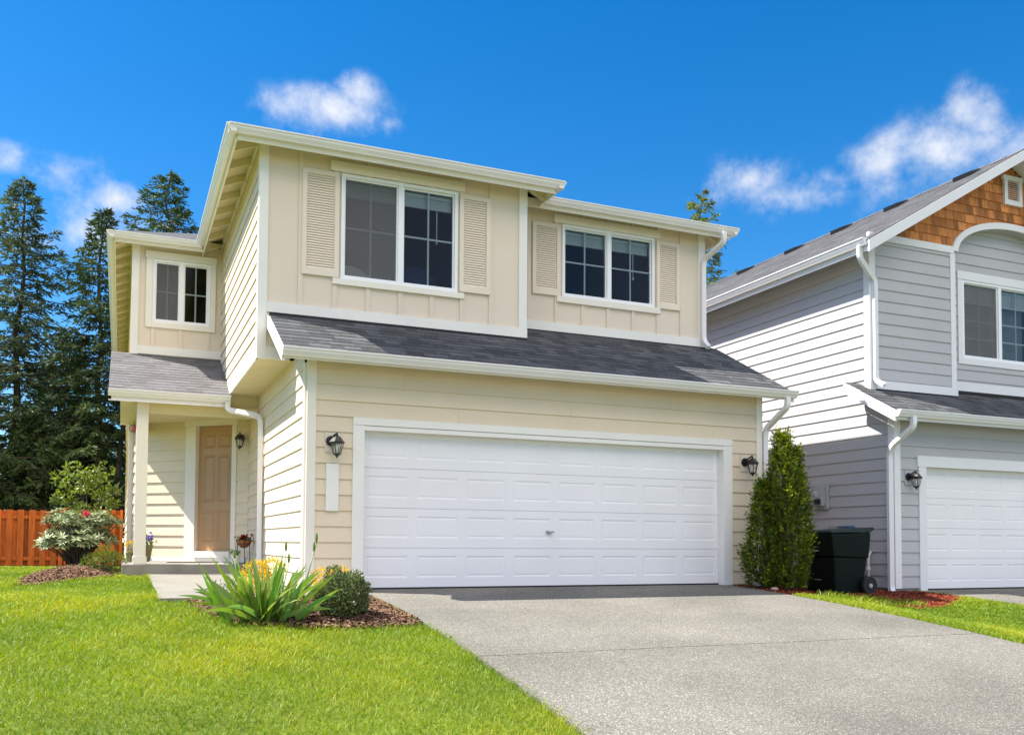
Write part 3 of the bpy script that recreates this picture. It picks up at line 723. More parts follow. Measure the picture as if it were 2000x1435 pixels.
mb=MB(); hip(mb,*EA,ZE+.012,.42); hip(mb,*EB,ZE+.010,.415); hip(mb,*EC,ZE+.008,.41); mb.build('roof',M['roof'],house)
# sloped deck under the eaves (seen from below), fascia boards
mb=MB(); fs=MB(); rf=MB()
P_=.42
def eave(F,a0,a1,d,hip0=0,hip1=0,tails=None):
    """F local frame on the wall line: c = distance outward; d = overhang"""
    zb=ZE-.012
    mb.quad(F(a0-hip0,zb,d),F(a1+hip1,zb,d),F(a1,zb+d*P_,0),F(a0,zb+d*P_,0))
    fs.fbox(F,a0-hip0,a1+hip1,zb-.118,zb+.004,d,d+.02)
    if tails:
        a=a0+tails[0]
        while a<a1:
            rf.hexa([F(a-.022,zb-.092,d),F(a+.022,zb-.092,d),F(a+.022,zb+d*P_-.092,.0),F(a-.022,zb+d*P_-.092,.0),F(a-.022,zb-.002,d),F(a+.022,zb-.002,d),F(a+.022,zb+d*P_-.002,0),F(a-.022,zb+d*P_-.002,0)])
            a+=tails[1]
        fs.fbox(F,a0,a1,zb+d*P_-.10,zb+d*P_-.004,0.015,.035)
G=.10
dA=YA-EA[2]-G
eave(FA,XA0,XA1,dA,XA0-EA[0]-G,EA[1]-XA1-G)
eave(FLA,YA,YC-.005,XA0-EA[0]-G,dA,0,(.12,.57))
FRA=frame((XA1,0,0),(0,1,0),(1,0,0)); eave(FRA,YA,YB-.3,EA[1]-XA1-G,dA,0,(.02,.25))
dB=YB-EB[2]-G; eave(FBw,3.0,XB1,dB,0,EB[1]-XB1-G); eave(frame((XB1,0,0),(0,1,0),(1,0,0)),YB,16.4,EB[1]-XB1-G,dB,.3,(.02,.57))
dC=YC-EC[2]-G; eave(FC,-1.76,XA0-.3,dC,-1.76-EC[0]-G,0); FLC=frame((-1.76,0,0),(0,1,0),(-1,0,0)); eave(FLC,YC,16.4,-1.76-EC[0]-G,dC,.3,(.05,.57))
mb.build('eave_soffit',M['soffit'],house); fs.each('fascia',M['trim'],house); rf.each('rafter_tail',M['soffit'],house)
mb=MB(); zt=ZE+.013
gutter(mb,frame((0,EA[2]+G-.0205,0),(1,0,0),(0,-1,0)),EA[0]-.002,EA[1],zt,.092,G+.01)
gutter(mb,frame((EA[0]+G-.0205,0,0),(0,1,0),(-1,0,0)),EA[2]-.008,4.70,zt-.001,.092,G+.01)
gutter(mb,frame((EA[1]-G+.0205,0,0),(0,1,0),(1,0,0)),EA[2]-.006,.95,zt-.001,.092,G+.008)
gutter(mb,frame((0,EB[2]+G-.0205,0),(1,0,0),(0,-1,0)),EA[1]-.06,EB[1],zt-.002,.092,G+.01)
gutter(mb,frame((EB[1]-G+.0205,0,0),(0,1,0),(1,0,0)),EB[2]-.006,16.7,zt-.003,.092,G+.008)
gutter(mb,frame((0,EC[2]+G-.0205,0),(1,0,0),(0,-1,0)),EC[0]-.002,EA[0]+.06,zt-.004,.092,G+.01)
gutter(mb,frame((EC[0]+G-.0205,0,0),(0,1,0),(-1,0,0)),EC[2]-.008,16.7,zt-.005,.092,G+.01)
mb.each('gutter',M['gutter'],house)
# skirt roof above the garage door
mb=MB(); SF=sloped(-.34,2.575,.54,-.31); Ls=(1.34+.34)*math.sqrt(1+.54**2)
shingles(mb,SF,0,6.72,-.02,Ls,e=.128,lo=.62,hi=1.3); sk=mb.build('skirt_roof',M['roof'],house)
mb=MB()
for x0,x1,ye in ((-.335,-.30,.80),(6.40,6.435,1.36)):
    zt_=2.575+.54*(ye+.34); mb.prism([(x0,-.335,2.568),(x0,ye,zt_-.006),(x0,ye,zt_-.145),(x0,-.335,2.43)],(x1-x0,0,0))
mb.quad((-.31,-.34,2.555),(6.41,-.34,2.555),(6.41,.0,2.74),(-.31,.0,2.74)); mb.build('rake_board',M['trimw'],sk)
mb=MB(); mb.box(-.30,XA1+.02,YA-.035,YA-.001,3.165,3.21); mb.box(XA1+.03,6.30,YB-.035,YB-.001,3.435,3.474); mb.build('flashing',M['dark'],sk)
mb=MB(); FG=frame((0,-.34,0),(1,0,0),(0,-1,0)); mb.fbox(FG,-.31,6.41,2.462,2.56,-.02,0); gutter(mb,FG,-.335,6.435,2.572,.092,.10); mb.fbox(FX,.0,WG,2.56,2.62,0,.02); mb.build('gutter',M['gutter'],house)
mb=MB(); mb.tube(roundpath([(6.285,-.385,2.48),(6.285,-.385,2.36),(6.205,-.04,2.09),(6.205,-.02,1.95),(6.205,-.02,.02),(6.225,-.12,-.05)],.1),.034,12,sq=(1,.8)); mb.build('downspout',M['gutter'],house)
mb=MB(); mb.tube(roundpath([(6.24,.90,5.12),(6.24,.90,4.96),(6.13,1.235,4.78),(6.13,1.255,4.66),(6.13,1.255,3.56),(6.14,1.14,3.44)],.1),.034,12,sq=(1,.8)); mb.build('downspout',M['gutter'],house)
mb=MB(); mb.fbox(FX,-.0,WG,-.2,-.05,-.03,-.002); mb.build('foundation',M['found'],house)
# ---------------------------------------------------------------- grey neighbour house
nb=thing('grey_house','grey lap sided house with orange cedar shingles in its gable','house',(8.6,.04,-.13))
OX,OY,OZ=8.6,.04,-.13
class NM(MB):
    def build(s,name,m,parent=None,**k):
        s.v=[(x-OX,y-OY,z-OZ) for x,y,z in s.v]; return MB.build(s,name,m,parent if parent is not None else nb,**k)
XN=8.6; XN1=14.7; YL=.04; YU=.48; YM=.66; NB=12.0
FN=frame((XN,0,0),(0,1,0),(-1,0,0))
mb=NM(); siding(mb,FN,YL+.02,NB,-.10,2.35,zs=-.095); siding(mb,FN,YU+.02,NB,2.35,5.12,zs=-.095); siding(mb,FN,YL+.02,YU+.02,2.35,2.70,zs=-.095)
mb.build('side_wall',M['gsiding'])
mb=NM(); mb.fbox(FN,YL,NB,-.35,-.10,-.05,-.004); mb.box(XN,9.05,YL+.004,YL+.05,-.35,-.10); mb.build('foundation',M['found'])
FNL=frame((0,YL,0),(1,0,0),(0,-1,0)); FNU=frame((0,YU,0),(1,0,0),(0,-1,0)); FNM=frame((0,YM,0),(1,0,0),(0,-1,0))
mb=NM(); siding(mb,FNL,XN+.09,XN1-.09,-.10,2.45,[(9.06,14.12,-1,1.86)],zs=-.095); mb.build('garage_wall',M['gsiding'])
CXN=11.74; AHS=1.40; ARI=.62; AZ=5.24
mb=NM(); siding(mb,FNU,XN+.09,10.30,2.9,5.22,zs=-.095); mb.build('upper_wall',M['gsiding']); mb=NM(); siding(mb,FNU,13.15,XN1-.09,2.9,5.22,zs=-.095); mb.build('upper_wall',M['gsiding'])
wN=(10.755,12.50,3.585,4.875)
mb=NM(); siding(mb,FNM,10.30,13.15,3.0,6.0,[wN],zs=-.095); mb.build('upper_wall',M['gsiding'])
# arch band, reveal and cedar gable
def arch(t,dh=0): # t 0..1
    th=math.pi*(1-t); return (CXN+(AHS+dh)*math.cos(th),AZ+(ARI+dh*.9)*math.sin(th))
na=28
mb=NM()
for i in range(na):
    o0,o1=arch(i/na),arch((i+1)/na); i0,i1=arch(i/na,-.115),arch((i+1)/na,-.115)
    mb.hexa([FNU(i0[0],i0[1],.035),FNU(o0[0],o0[1],.035),FNU(o0[0],o0[1],-.02),FNU(i0[0],i0[1],-.02),FNU(i1[0],i1[1],.035),FNU(o1[0],o1[1],.035),FNU(o1[0],o1[1],-.02),FNU(i1[0],i1[1],-.02)])
mb.fbox(FNU,XN-.02,CXN-AHS+.02,5.195,5.305,-.02,.034); mb.fbox(FNU,CXN+AHS-.02,XN1+.02,5.195,5.305,-.02,.034)
mb.build('arch_trim',M['gtrim'])
mb=NM()
for i in range(na):
    i0,i1=arch(i/na,-.115),arch((i+1)/na,-.115)
    mb.quad((i0[0],YU,i0[1]),(i1[0],YU,i1[1]),(i1[0],YM,i1[1]),(i0[0],YM,i0[1]))
mb.box(10.348,10.36,YU,YM,3.0,AZ); mb.box(13.10,13.112,YU,YM,3.0,AZ); mb.build('arch_reveal',M['gsiding'])
RX0,RZ0=8.22,5.03; APX,APZ=11.58,6.965; PN=(APZ-RZ0)/(APX-RX0)
def cl(x,z):
    lim=RZ0+PN*(x-RX0) if x<APX else APZ-PN*(x-APX)
    if z>lim-.175: return False
    for xx in (x-.08,x,x+.08):
        dx=abs(xx-CXN)
        if dx<AHS-.05 and z-.075<AZ+(ARI-.05)*math.sqrt(max(0,1-(dx/(AHS-.05))**2)): return False
    return z>5.22
mb=NM(); CF=rot_frame((0,YU+.006,0),(1,0,0),(0,0,1),(0,-1,0)); shingles(mb,CF,8.4,14.9,5.16,7.0,e=.148,wid=(.07,.2),th=.018,lo=.5,hi=1.5,clip=cl); mb.build('cedar_shingles',M['cedar'],label='orange cedar shingles filling the gable')
mb=NM()
for i in range(60):
    xa=8.62+i*.1; xb=xa+.1; xm=(xa+xb)/2; zt2=min(RZ0+PN*(xm-RX0),APZ-PN*(xm-APX))-.05; dx=abs(xm-CXN); zb2=5.2 if dx>AHS-.08 else AZ+(ARI-.05)*math.sqrt(max(0,1-(dx/(AHS-.06))**2))
    if zt2>zb2: mb.quad((xa,YU+.004,zb2),(xb,YU+.004,zb2),(xb,YU+.004,zt2),(xa,YU+.004,zt2))
mb.build('gable_backing',M['cedar'])
vz=(11.49,11.965,6.175,6.665)
mb=NM(); mb.fbox(FNU,vz[0],vz[1],vz[3]-.07,vz[3],0,.05); mb.fbox(FNU,vz[0]+.03,vz[1]-.03,vz[2],vz[2]+.08,0,.05); mb.fbox(FNU,vz[0]+.03,vz[0]+.10,vz[2]+.08,vz[3]-.07,0,.05); mb.fbox(FNU,vz[1]-.10,vz[1]-.03,vz[2]+.08,vz[3]-.07,0,.05)
gv=mb.build('gable_vent',M['gtrim'])
mb=NM()
for i in range(10):
    z=vz[2]+.085+i*.033; mb.quad(FNU(vz[0]+.10,z,.034),FNU(vz[1]-.10,z,.034),FNU(vz[1]-.10,z+.026,.012),FNU(vz[0]+.10,z+.026,.012))
mb.build('louvre',M['shutter'],gv)
mb=NM()
for F,a0,a1,z0,z1 in ((FNL,XN-.02,XN+.10,-.10,2.42),(FNU,XN-.02,XN+.10,2.70,5.194),(FNU,10.285,10.39,3.035,AZ-.04),(FNU,13.09,13.19,3.035,AZ-.04),(FNL,XN1-.1,XN1,-.1,2.42),(FNU,XN1-.1,XN1,2.7,5.19)):
    mb.fbox(F,a0,a1,z0,z1,-.02,.024)
mb.fbox(FN,YL-.0,YL+.09,-.10,2.40,.0145,.022); mb.fbox(FN,YU,YU+.09,2.70,5.0,.0145,.022)
mb.each('corner_trim',M['gtrim'])
mb=NM(); mb.fbox(FNU,XN+.101,10.41,2.905,3.034,-.0,.030); mb.fbox(FNU,13.07,XN1,2.905,3.034,0,.030); mb.fbox(FNM,10.362,13.10,3.04,3.185,0,.028); mb.each('trim_board',M['gtrim'])
mb=NM(); a,b,c,d=wN; mb.fbox(FNM,a-.115,b+.115,d+.001,d+.135,0,.036); mb.fbox(FNM,a-.105,a-.001,c-.10,d,0,.03); mb.fbox(FNM,b+.001,b+.105,c-.10,d,0,.03); mb.fbox(FNM,a-.001,b+.001,c-.10,c-.001,0,.03); mb.each('window_trim',M['gtrim'])
_w=bpy.data.objects.new('tmp',None); w=window(nb,lambda a,z,c:tuple(Vector(FNM(a,z,c))-Vector((OX,OY,OZ))),*wN,cols=2,rows=4,blind=.22,label='upper window with four rows of grids')
bpy.data.objects.remove(_w)
# curtains behind the panes
mb=NM()
for i in range(46):
    x=10.80+i*.0355; mb.quad(FNM(x,3.63,-.20-.03*(i%2)),FNM(x+.0355,3.63,-.20-.03*((i+1)%2)),FNM(x+.0355,4.75,-.20-.03*((i+1)%2)),FNM(x,4.75,-.20-.03*(i%2)))
mb.build('curtain',paint('grey green curtain',(.22,.27,.27),.8,.15,5),w)
mb=NM(); mb.fbox(FNL,9.06,9.205,-.14,1.70,-.12,.03); mb.fbox(FNL,14.0,14.13,-.14,1.70,-.12,.03); mb.fbox(FNL,9.03,14.16,1.70,1.862,-.12,.036); mb.each('garage_door_trim',M['gtrim'])
FNg=lambda a,z,c:tuple(Vector(FNL(a,z,c))-Vector((OX,OY,OZ)))
g2=garage_door(nb,FNg,9.207,13.998,-.115,1.698,4,8,-.10,M['gdoor'],.4555)
mb=NM(); mb.fbox(FNL,9.2,14.0,-.15,-.113,-.14,-.096); mb.build('door_seal',M['dark'],g2)
# roof: left slope, right slope, rake boards, gutter
v=Vector((1,0,PN)).normalized(); n=Vector((-PN,0,1)).normalized(); SL=math.hypot(APX-RX0,APZ-RZ0)
mb=NM(); F1=rot_frame((RX0,NB+.3,RZ0),(0,-1,0),v,n); shingles(mb,F1,0,NB+.3-.09,-.03,SL,e=.14,wid=(.15,.34),lo=.88,hi=1.12)
F2=rot_frame((2*APX-RX0,.09,RZ0),(0,1,0),Vector((-1,0,PN)),Vector((PN,0,1))); mb.quad(F2(0,0,0),F2(NB,0,0),F2(NB,SL,0),F2(0,SL,0))
for i in range(36):
    y=.10+i*.34; mb.tint=rnd.uniform(.85,1.1); mb.add([(APX-.13,y,APZ-.13*PN+.014),(APX,y,APZ+.024),(APX+.13,y,APZ-.13*PN+.014),(APX-.13,y+.36,APZ-.13*PN+.008),(APX,y+.36,APZ+.014),(APX+.13,y+.36,APZ-.13*PN+.008)],[(0,1,4,3),(1,2,5,4),(0,1,2)])
mb.tint=1.0
nr=mb.build('roof',M['roofn'])
mb=NM()
for y in (.9,2.4,3.75,5.1,6.7,8.6):
    s0=SL-.42; pts=[(-.17,-.14,0),(.17,-.14,0),(.17,.16,0),(-.17,.16,0),(-.15,-.13,.075),(.15,-.13,.075),(.15,.15,.035),(-.15,.15,.035)]
    mb=NM(); Fv=rot_frame(tuple(Vector((RX0,y,RZ0))+v*s0),(0,1,0),v,n); mb.hexa([Fv(*p) for p in pts]); mb.build('roof_vent',M['dark'],nr)
mb=NM()
for sgn in (1,-1):
    def q(x): return x if sgn==1 else 2*APX-x
    A=(q(RX0-.02),.10,RZ0-.01-.02*PN); B=(APX,.10,APZ-.004); mb.prism([A,B,(APX,.10,APZ-.165),(q(RX0-.02),.10,RZ0-.19)],(0,-.03,0))
mb.each('rake_board',M['gtrim'])
mb=NM(); mb.quad((RX0,.10,RZ0-.03),(APX,.10,APZ-.03),(APX,YU,APZ-.03),(RX0,YU,RZ0-.03)); mb.quad((2*APX-RX0,.10,RZ0-.03),(APX,.10,APZ-.03),(APX,YU,APZ-.03),(2*APX-RX0,YU,RZ0-.03))
mb.quad((RX0,.1,RZ0-.03),(RX0,NB,RZ0-.03),(XN,NB,RZ0-.03+.38*PN),(XN,.1,RZ0-.03+.38*PN)); mb.build('eave_soffit',M['gtrim'])
mb=NM(); FNe=frame((RX0,0,0),(0,1,0),(-1,0,0)); mb.fbox(FNe,.10,NB,RZ0-.16,RZ0-.005,-.02,0); gutter(mb,FNe,.12,NB,RZ0+.022,.105,.10); mb.build('gutter',M['gtrim'])
mb=NM(); mb.tube(roundpath([(8.18,.24,4.96),(8.18,.24,4.78),(8.655,.43,4.56),(8.66,.425,4.44),(8.66,.425,3.02),(8.70,.30,2.93)],.13),.036,12,sq=(1,.8)); mb.build('downspout',M['gtrim'])
# skirt roof
mb=NM(); SN=sloped(-.32,2.455,.55,8.285); LN=(YM+.03+.32)*math.sqrt(1+.55**2); shingles(mb,SN,0,6.7,-.02,LN,e=.128,lo=.68,hi=1.25); sk2=mb.build('skirt_roof',M['roof'])
mb=NM(); zt_=2.455+.55*(YM+.01+.32); mb.prism([(8.255,-.315,2.447),(8.255,YM+.01,zt_-.006),(8.255,YM+.01,zt_-.16),(8.255,-.315,2.29)],(.035,0,0)); mb.quad((8.28,-.32,2.435),(14.9,-.32,2.435),(14.9,YL,2.60),(8.28,YL,2.60)); mb.build('rake_board',M['gtrim'],sk2)
mb=NM(); mb.box(8.7,10.4,YU-.034,YU-.002,2.865,2.904); mb.box(10.4,12.9,YM-.03,YM-.002,2.99,3.039); mb.build('flashing',M['dark'],sk2)
mb=NM(); FG2=frame((0,-.32,0),(1,0,0),(0,-1,0)); mb.fbox(FG2,8.285,14.9,2.315,2.44,-.02,0); gutter(mb,FG2,8.26,14.92,2.452,.095,.10); mb.fbox(FNL,XN,XN1,2.42,2.50,0,.02); mb.build('gutter',M['gtrim'])
mb=NM(); mb.tube(roundpath([(8.55,-.365,2.37),(8.55,-.365,2.22),(8.50,-.02,1.98),(8.535,.06,1.86),(8.535,.06,-.10),(8.50,-.02,-.2)],.10),.038,12,sq=(1,.8)); mb.build('downspout',M['gtrim'])
mb=NM(); mb.quad((XN1,YL,-.3),(XN1,NB,-.3),(XN1,NB,5.2),(XN1,YL,5.2)); mb.quad((XN,NB,-.3),(XN1,NB,-.3),(XN1,NB,5.2),(XN,NB,5.2)); mb.poly([(XN,NB,5.2),(XN1,NB,5.2),(APX,NB,6.9)]); mb.build('rear_wall',M['gsiding'])

# ---------------------------------------------------------------- wall lanterns (local: wall at y=0, front -y)
lan=thing('wall_lantern','black coach lantern above the blank white plate on the garage wall','wall lamp',(.285,-.012,1.585),0,'black wall lanterns')
LX=.028;LY=-.115
mb=MB(); mb.box(-.085,.085,-.012,0,-.07,.15); mb.build('mounting_block',M['panel'],lan,bevel=.003)
mb=MB(); mb.tube([(-.02,-.010,.055),(-.02,-.030,.055)],.056,20); mb.tube([(-.02,-.03,.055),(-.02,-.04,.055)],.04,20); mb.build('backplate',M['black'],lan,smooth=False)
mb=MB(); mb.tube(roundpath([(-.02,-.03,.05),(-.01,-.07,.10),(LX,LY,.135),(LX,LY,.10)],.03),.011,8); mb.build('arm',M['black'],lan,smooth=True)
mb=MB(); h=6; mb.lathe([(.085,.028),(.088,.036),(.07,.055),(.05,.085),(.022,.103),(.008,.108),(.012,.118),(.004,.132),(.001,.136)],6,(LX,LY,0)); mb.build('lantern_roof',M['black'],lan)
mb=MB()
for k in range(6):
    th=2*math.pi*k/6; c,s=math.cos(th),math.sin(th); mb.tube([(LX+.074*c,LY+.074*s,.028),(LX+.042*c,LY+.042*s,-.088)],.0048,5)
mb.lathe([(.046,-.086),(.048,-.094),(.036,-.102),(.018,-.118),(.010,-.122),(.011,-.130),(.002,-.142)],6,(LX,LY,0)); mb.lathe([(.076,.022),(.078,.027),(.07,.028)],6,(LX,LY,0)); mb.build('cage',M['black'],lan)
mb=MB()
for k in range(6):
    a,b=[2*math.pi*(k+i)/6 for i in (0,1)]
    mb.quad((LX+.071*math.cos(a),LY+.071*math.sin(a),.022),(LX+.071*math.cos(b),LY+.071*math.sin(b),.022),(LX+.040*math.cos(b),LY+.040*math.sin(b),-.086),(LX+.040*math.cos(a),LY+.040*math.sin(a),-.086))
mb.build('glass_panes',M['lampglass'],lan)
mb=MB(); mb.lathe([(.012,-.07),(.013,-.03),(.016,-.02),(.022,0),(.018,.014),(.006,.02)],12,(LX,LY,0)); mb.build('bulb',M['bulb'],lan,smooth=True)
dup(lan,(5.885,-.012,1.575),0,'black coach lantern right of the white garage door, beside the tall evergreen')
dup(lan,F45(.12,2.105,.012),R(-45),'black coach lantern in the porch beside the tan front door')
ln=dup(lan,(8.865,.028,1.485),0,'black coach lantern on the grey house beside its garage door')
for ch in ln.children:
    if ch.name.startswith('mounting_block'): ch.material_slots[0].link='OBJECT'; ch.material_slots[0].material=M['gsiding']
# blank plate
t=thing('wall_plate','blank white upright plate below a lantern on the cream garage wall','plate',(.288,-.0,1.13))
mb=MB(); mb.box(-.071,.071,-.034,-.012,-.262,.262); mb.build('plate_board',M['trimw'],t,bevel=.004)
mb=MB(); mb.box(-.062,.062,-.013,-.004,-.25,.25); mb.build('plate_backing',M['trim'],t)
# electricity meter
t=thing('electric_meter','grey electricity meter box on the side wall of the grey house','meter',(8.585,1.50,1.31))
mb=MB(); mb.box(-.03,.0,-.165,.165,-.21,.21); mb.build('mounting_board',M['gsiding'],t,bevel=.004)
mb=MB(); mb.box(-.11,-.03,-.11,.10,-.16,.17); mb.build('case',M['meter'],t,bevel=.008)
mb=MB(); mb.tube([(-.10,.03,.0),(-.19,.03,.0)],.085,20,rs=[.085,.08]); mb.build('dial',M['meter'],t,smooth=False)
mb=MB(); mb.box(-.16,-.112,-.09,-.0,-.13,-.05); mb.build('latch',M['black'],t)
# utility boxes on the wall and totes by the bin
t=thing('utility_box','small grey utility box with a white sticker above the bin','utility box',(8.58,1.15,.76))
mb=MB(); mb.box(-.10,0,-.11,.11,-.2,.065); mb.build('case',M['greybox'],t,bevel=.006)
mb=MB(); mb.box(-.102,-.1005,-.02,.05,-.03,.03); mb.build('sticker',M['trimw'],t)
t=thing('utility_box','small blue utility box beside the grey one above the bin','utility box',(8.58,.93,.75)); mb=MB(); mb.box(-.11,0,-.13,.10,-.2,.06); mb.build('case',M['bluebox'],t,bevel=.006); mb=MB(); mb.box(-.118,0,-.137,.107,.06,.075); mb.build('lid',M['bluebox'],t)
t=thing('storage_tub','pale blue plastic tub standing behind the green bin','tub',(7.75,.75,gz(7.75,.75)))
mb=MB(); mb.hexa([(-.26,-.2,0),(.26,-.2,0),(.26,.2,0),(-.26,.2,0),(-.3,-.24,.78),(.3,-.24,.78),(.3,.24,.78),(-.3,.24,.78)]); mb.build('tub_body',M['bluepale'],t,bevel=.02)
mb=MB(); mb.box(-.315,.315,-.255,.255,.77,.81); mb.build('rim',M['bluepale'],t,bevel=.008)
t=thing('standpipe','thin white standpipe with a bend rising beside the bin wheel','pipe',(8.50,.45,-.2)); mb=MB(); mb.tube(roundpath([(0,0,0),(0,0,.58),(.08,.03,.63)],.05),.022,10); mb.build('pipe',M['gtrim'],t,smooth=True); mb=MB(); mb.tube([(0,0,.36),(0,0,.40)],.032,10); mb.tube([(0,0,.12),(0,0,.15)],.03,10); mb.build('collar',M['gtrim'],t)
tag(mb.build('x',M['gtrim']),'','') if 0 else None
# wheelie bin: front towards -X, wheels at +X
gb=float(gz(7.5,-.2)); t=thing('wheelie_bin','dark green two wheeled rubbish bin with closed lid beside the evergreen','bin',(7.40,-.05,gb-.015))
mb=MB(); B0=[(-.27,-.27,.02),(.22,-.27,.02),(.22,.27,.02),(-.27,.27,.02)]; B1=[(-.33,-.31,.52),(.27,-.31,.52),(.27,.31,.52),(-.33,.31,.52)]
mb.hexa(B0+B1); C0=[(-.345,-.325,.521),(.285,-.325,.50),(.285,.325,.50),(-.345,.325,.521)]; C1=[(-.40,-.345,.84),(.31,-.345,.86),(.31,.345,.86),(-.40,.345,.84)]; mb.hexa(C0+C1); mb.build('bin_body',M['cartgreen'],t,bevel=.025)
mb=MB(); mb.hexa([(-.42,-.36,.842),(.32,-.36,.864),(.32,.36,.864),(-.42,.36,.842),(-.40,-.34,.885),(.30,-.34,.925),(.30,.34,.925),(-.40,.34,.885)]); mb.build('lid',M['cartlid'],t,bevel=.02)
mb=MB(); mb.tube([(.40,-.28,.915),(.40,.28,.915)],.018,8)
for y in (-.28,.28): mb.tube([(.29,y,.87),(.40,y,.915)],.02,8)
mb.build('handle',M['rubber'],t)
for y in (-.33,.33):
    mb=MB(); mb.lathe([(.06,-.028),(.118,-.03),(.128,-.02),(.128,.02),(.118,.03),(.06,.028)],24); mb.v=[(x+.27,z+y,yy+.13) for x,yy,z in mb.v]; wh=mb.build('wheel',M['rubber'],t)
    mb=MB(); mb.lathe([(.012,-.034),(.03,-.032),(.03,.032),(.012,.034)],12)
    for k in range(5):
        a=2*math.pi*k/5; mb.tube([(.02*math.cos(a),.02*math.sin(a),0),(.095*math.cos(a),.095*math.sin(a),0)],.012,6)
    mb.v=[(x+.27,z+y*1.02,yy+.13) for x,yy,z in mb.v]; mb.build('hub',M['chrome'],wh)
mb=MB(); mb.box(-.425,-.345,-.06,.08,.60,.612); mb.box(-.30,-.286,-.03,.10,.20,.208); mb.build('moulded_grip',M['greybox'],t)
t=thing('plastic_block','small pale teal block lying at the foot of the evergreen','block',(5.98,-.22,float(gz(5.98,-.22)))); mb=MB(); mb.hexa([(-.07,-.05,0),(.08,-.05,0),(.08,.06,0),(-.07,.06,0),(-.065,-.045,.075),(.075,-.045,.075),(.075,.055,.075),(-.065,.055,.075)]); mb.build('block_body',M['teal'],t,bevel=.006)
def pebble(x,y,r,label,m):
    t=thing('stone',label,'stone',(x,y,float(gz(x,y))))
    mb=MB(); mb.lathe([(.3*r,0),(.85*r,.15*r),(1.0*r,.45*r),(.75*r,.8*r),(.25*r,.95*r)],10,(0,0,0),1.2,.9); mb.v=[(a+rnd.uniform(-.1,.1)*r,b+rnd.uniform(-.1,.1)*r,c) for a,b,c in mb.v]; mb.build('stone_body',m,t,smooth=True)
pebble(5.70,-.80,.045,'small pinkish stone at the edge of the driveway near the evergreen',M['stone'])
# porch things
t=thing('doormat','thin dark doormat on the porch floor','mat',(-.75,4.62,.199)); mb=MB(); mb.box(-.45,.3,-.12,.12,0,.012); mb.build('mat_pad',M['rope'],t)
# inside the big bedroom window
t=thing('bed_headboard','pale rounded headboard behind the left panes of the large window','headboard',(.70,1.12,3.40)); mb=MB(); mb.prism([(-.62+1.24*i/16,0,.58*math.sin(math.pi*i/16)**.8 if 0<i<16 else 0) for i in range(17)],(0,.1,0)); mb.build('board',M['pale'],t)
t=thing('armchair','dark navy rounded chair back behind the right panes','chair',(1.66,1.42,3.55)); mb=MB(); mb.lathe([(.34,0),(.36,.25),(.30,.46),(.16,.58),(.02,.62)],18,(0,0,0),1,.6); mb.build('chair_back',M['navy'],t,smooth=True)
t=thing('lamp_shade','small pale shade in front of the navy chair in the window','lamp shade',(1.64,1.04,3.69)); mb=MB(); mb.lathe([(.16,0),(.155,.04),(.12,.09),(.05,.12)],18); mb.build('shade',M['pale'],t,smooth=True)
for i,(x,z0,z1,y,l) in enumerate(((1.80,4.36,4.80,.93,'white pull cord hanging in the large bedroom window'),(5.02,4.42,4.84,1.44,'white pull cord hanging in the smaller upper window'))):
    t=thing('blind_cord',l,'cord',(x,y,z0)); mb=MB(); mb.tube([(0,0,.02),(0,0,z1-z0)],.006,6); mb.build('cord',M['trimw'],t); mb=MB(); mb.lathe([(.004,.03),(.013,0),(.013,-.02),(.004,-.03)],8); mb.build('tassel',M['trimw'],t)
# ---------------------------------------------------------------- vegetation tools
def unit(a): return a/np.maximum(np.linalg.norm(a,axis=-1,keepdims=True),1e-9)
def rv(n): return unit(rng.normal(size=(n,3)))
def diamonds(B,D,L,W,T,fold=.0,S=None):
    """one four-cornered leaf per row: base B, direction D, length L, width W, tint T"""
    n=len(B); D=unit(D)
    if S is None: S=rv(n)
    S=unit(S-D*(S*D).sum(1,keepdims=True)); Nn=np.cross(D,S)
    L=L[:,None];W=W[:,None]
    m=B+D*L*.45
    V=np.stack([B,m-S*W*.5+Nn*W*fold,B+D*L,m+S*W*.5+Nn*W*fold],1).reshape(-1,3)
    F=np.arange(4*n).reshape(-1,4)
    T=np.asarray(T,float); T=np.repeat(T[:,None],3,1) if T.ndim==1 else T
    return V,F,np.repeat(T,4,0)
class Cloud:
    def __init__(s): s.B=[];s.D=[];s.L=[];s.W=[];s.T=[];s.S=[]
    def add(s,B,D,L,W,T,S=None):
        n=len(B); s.B.append(B); s.D.append(D); s.L.append(np.broadcast_to(L,(n,)).astype(float)); s.W.append(np.broadcast_to(W,(n,)).astype(float))
        T=np.asarray(T,float); s.T.append(np.repeat(T[:,None],3,1) if T.ndim==1 else T); s.S.append(rv(n) if S is None else S)
    def build(s,name,m,parent,fold=.15):
        V,F,T=diamonds(*[np.concatenate(x) for x in (s.B,s.D,s.L,s.W,s.T)],fold,np.concatenate(s.S))
        return npmesh(name,V,[F],m,T,parent)
def tints(n,a,b,warm=0.): 
    t=rng.uniform(a,b,n)[:,None]*np.ones((1,3)); w=rng.uniform(-1,1,n)*warm
    t[:,0]*=1+w; t[:,2]*=1-.5*w; return t
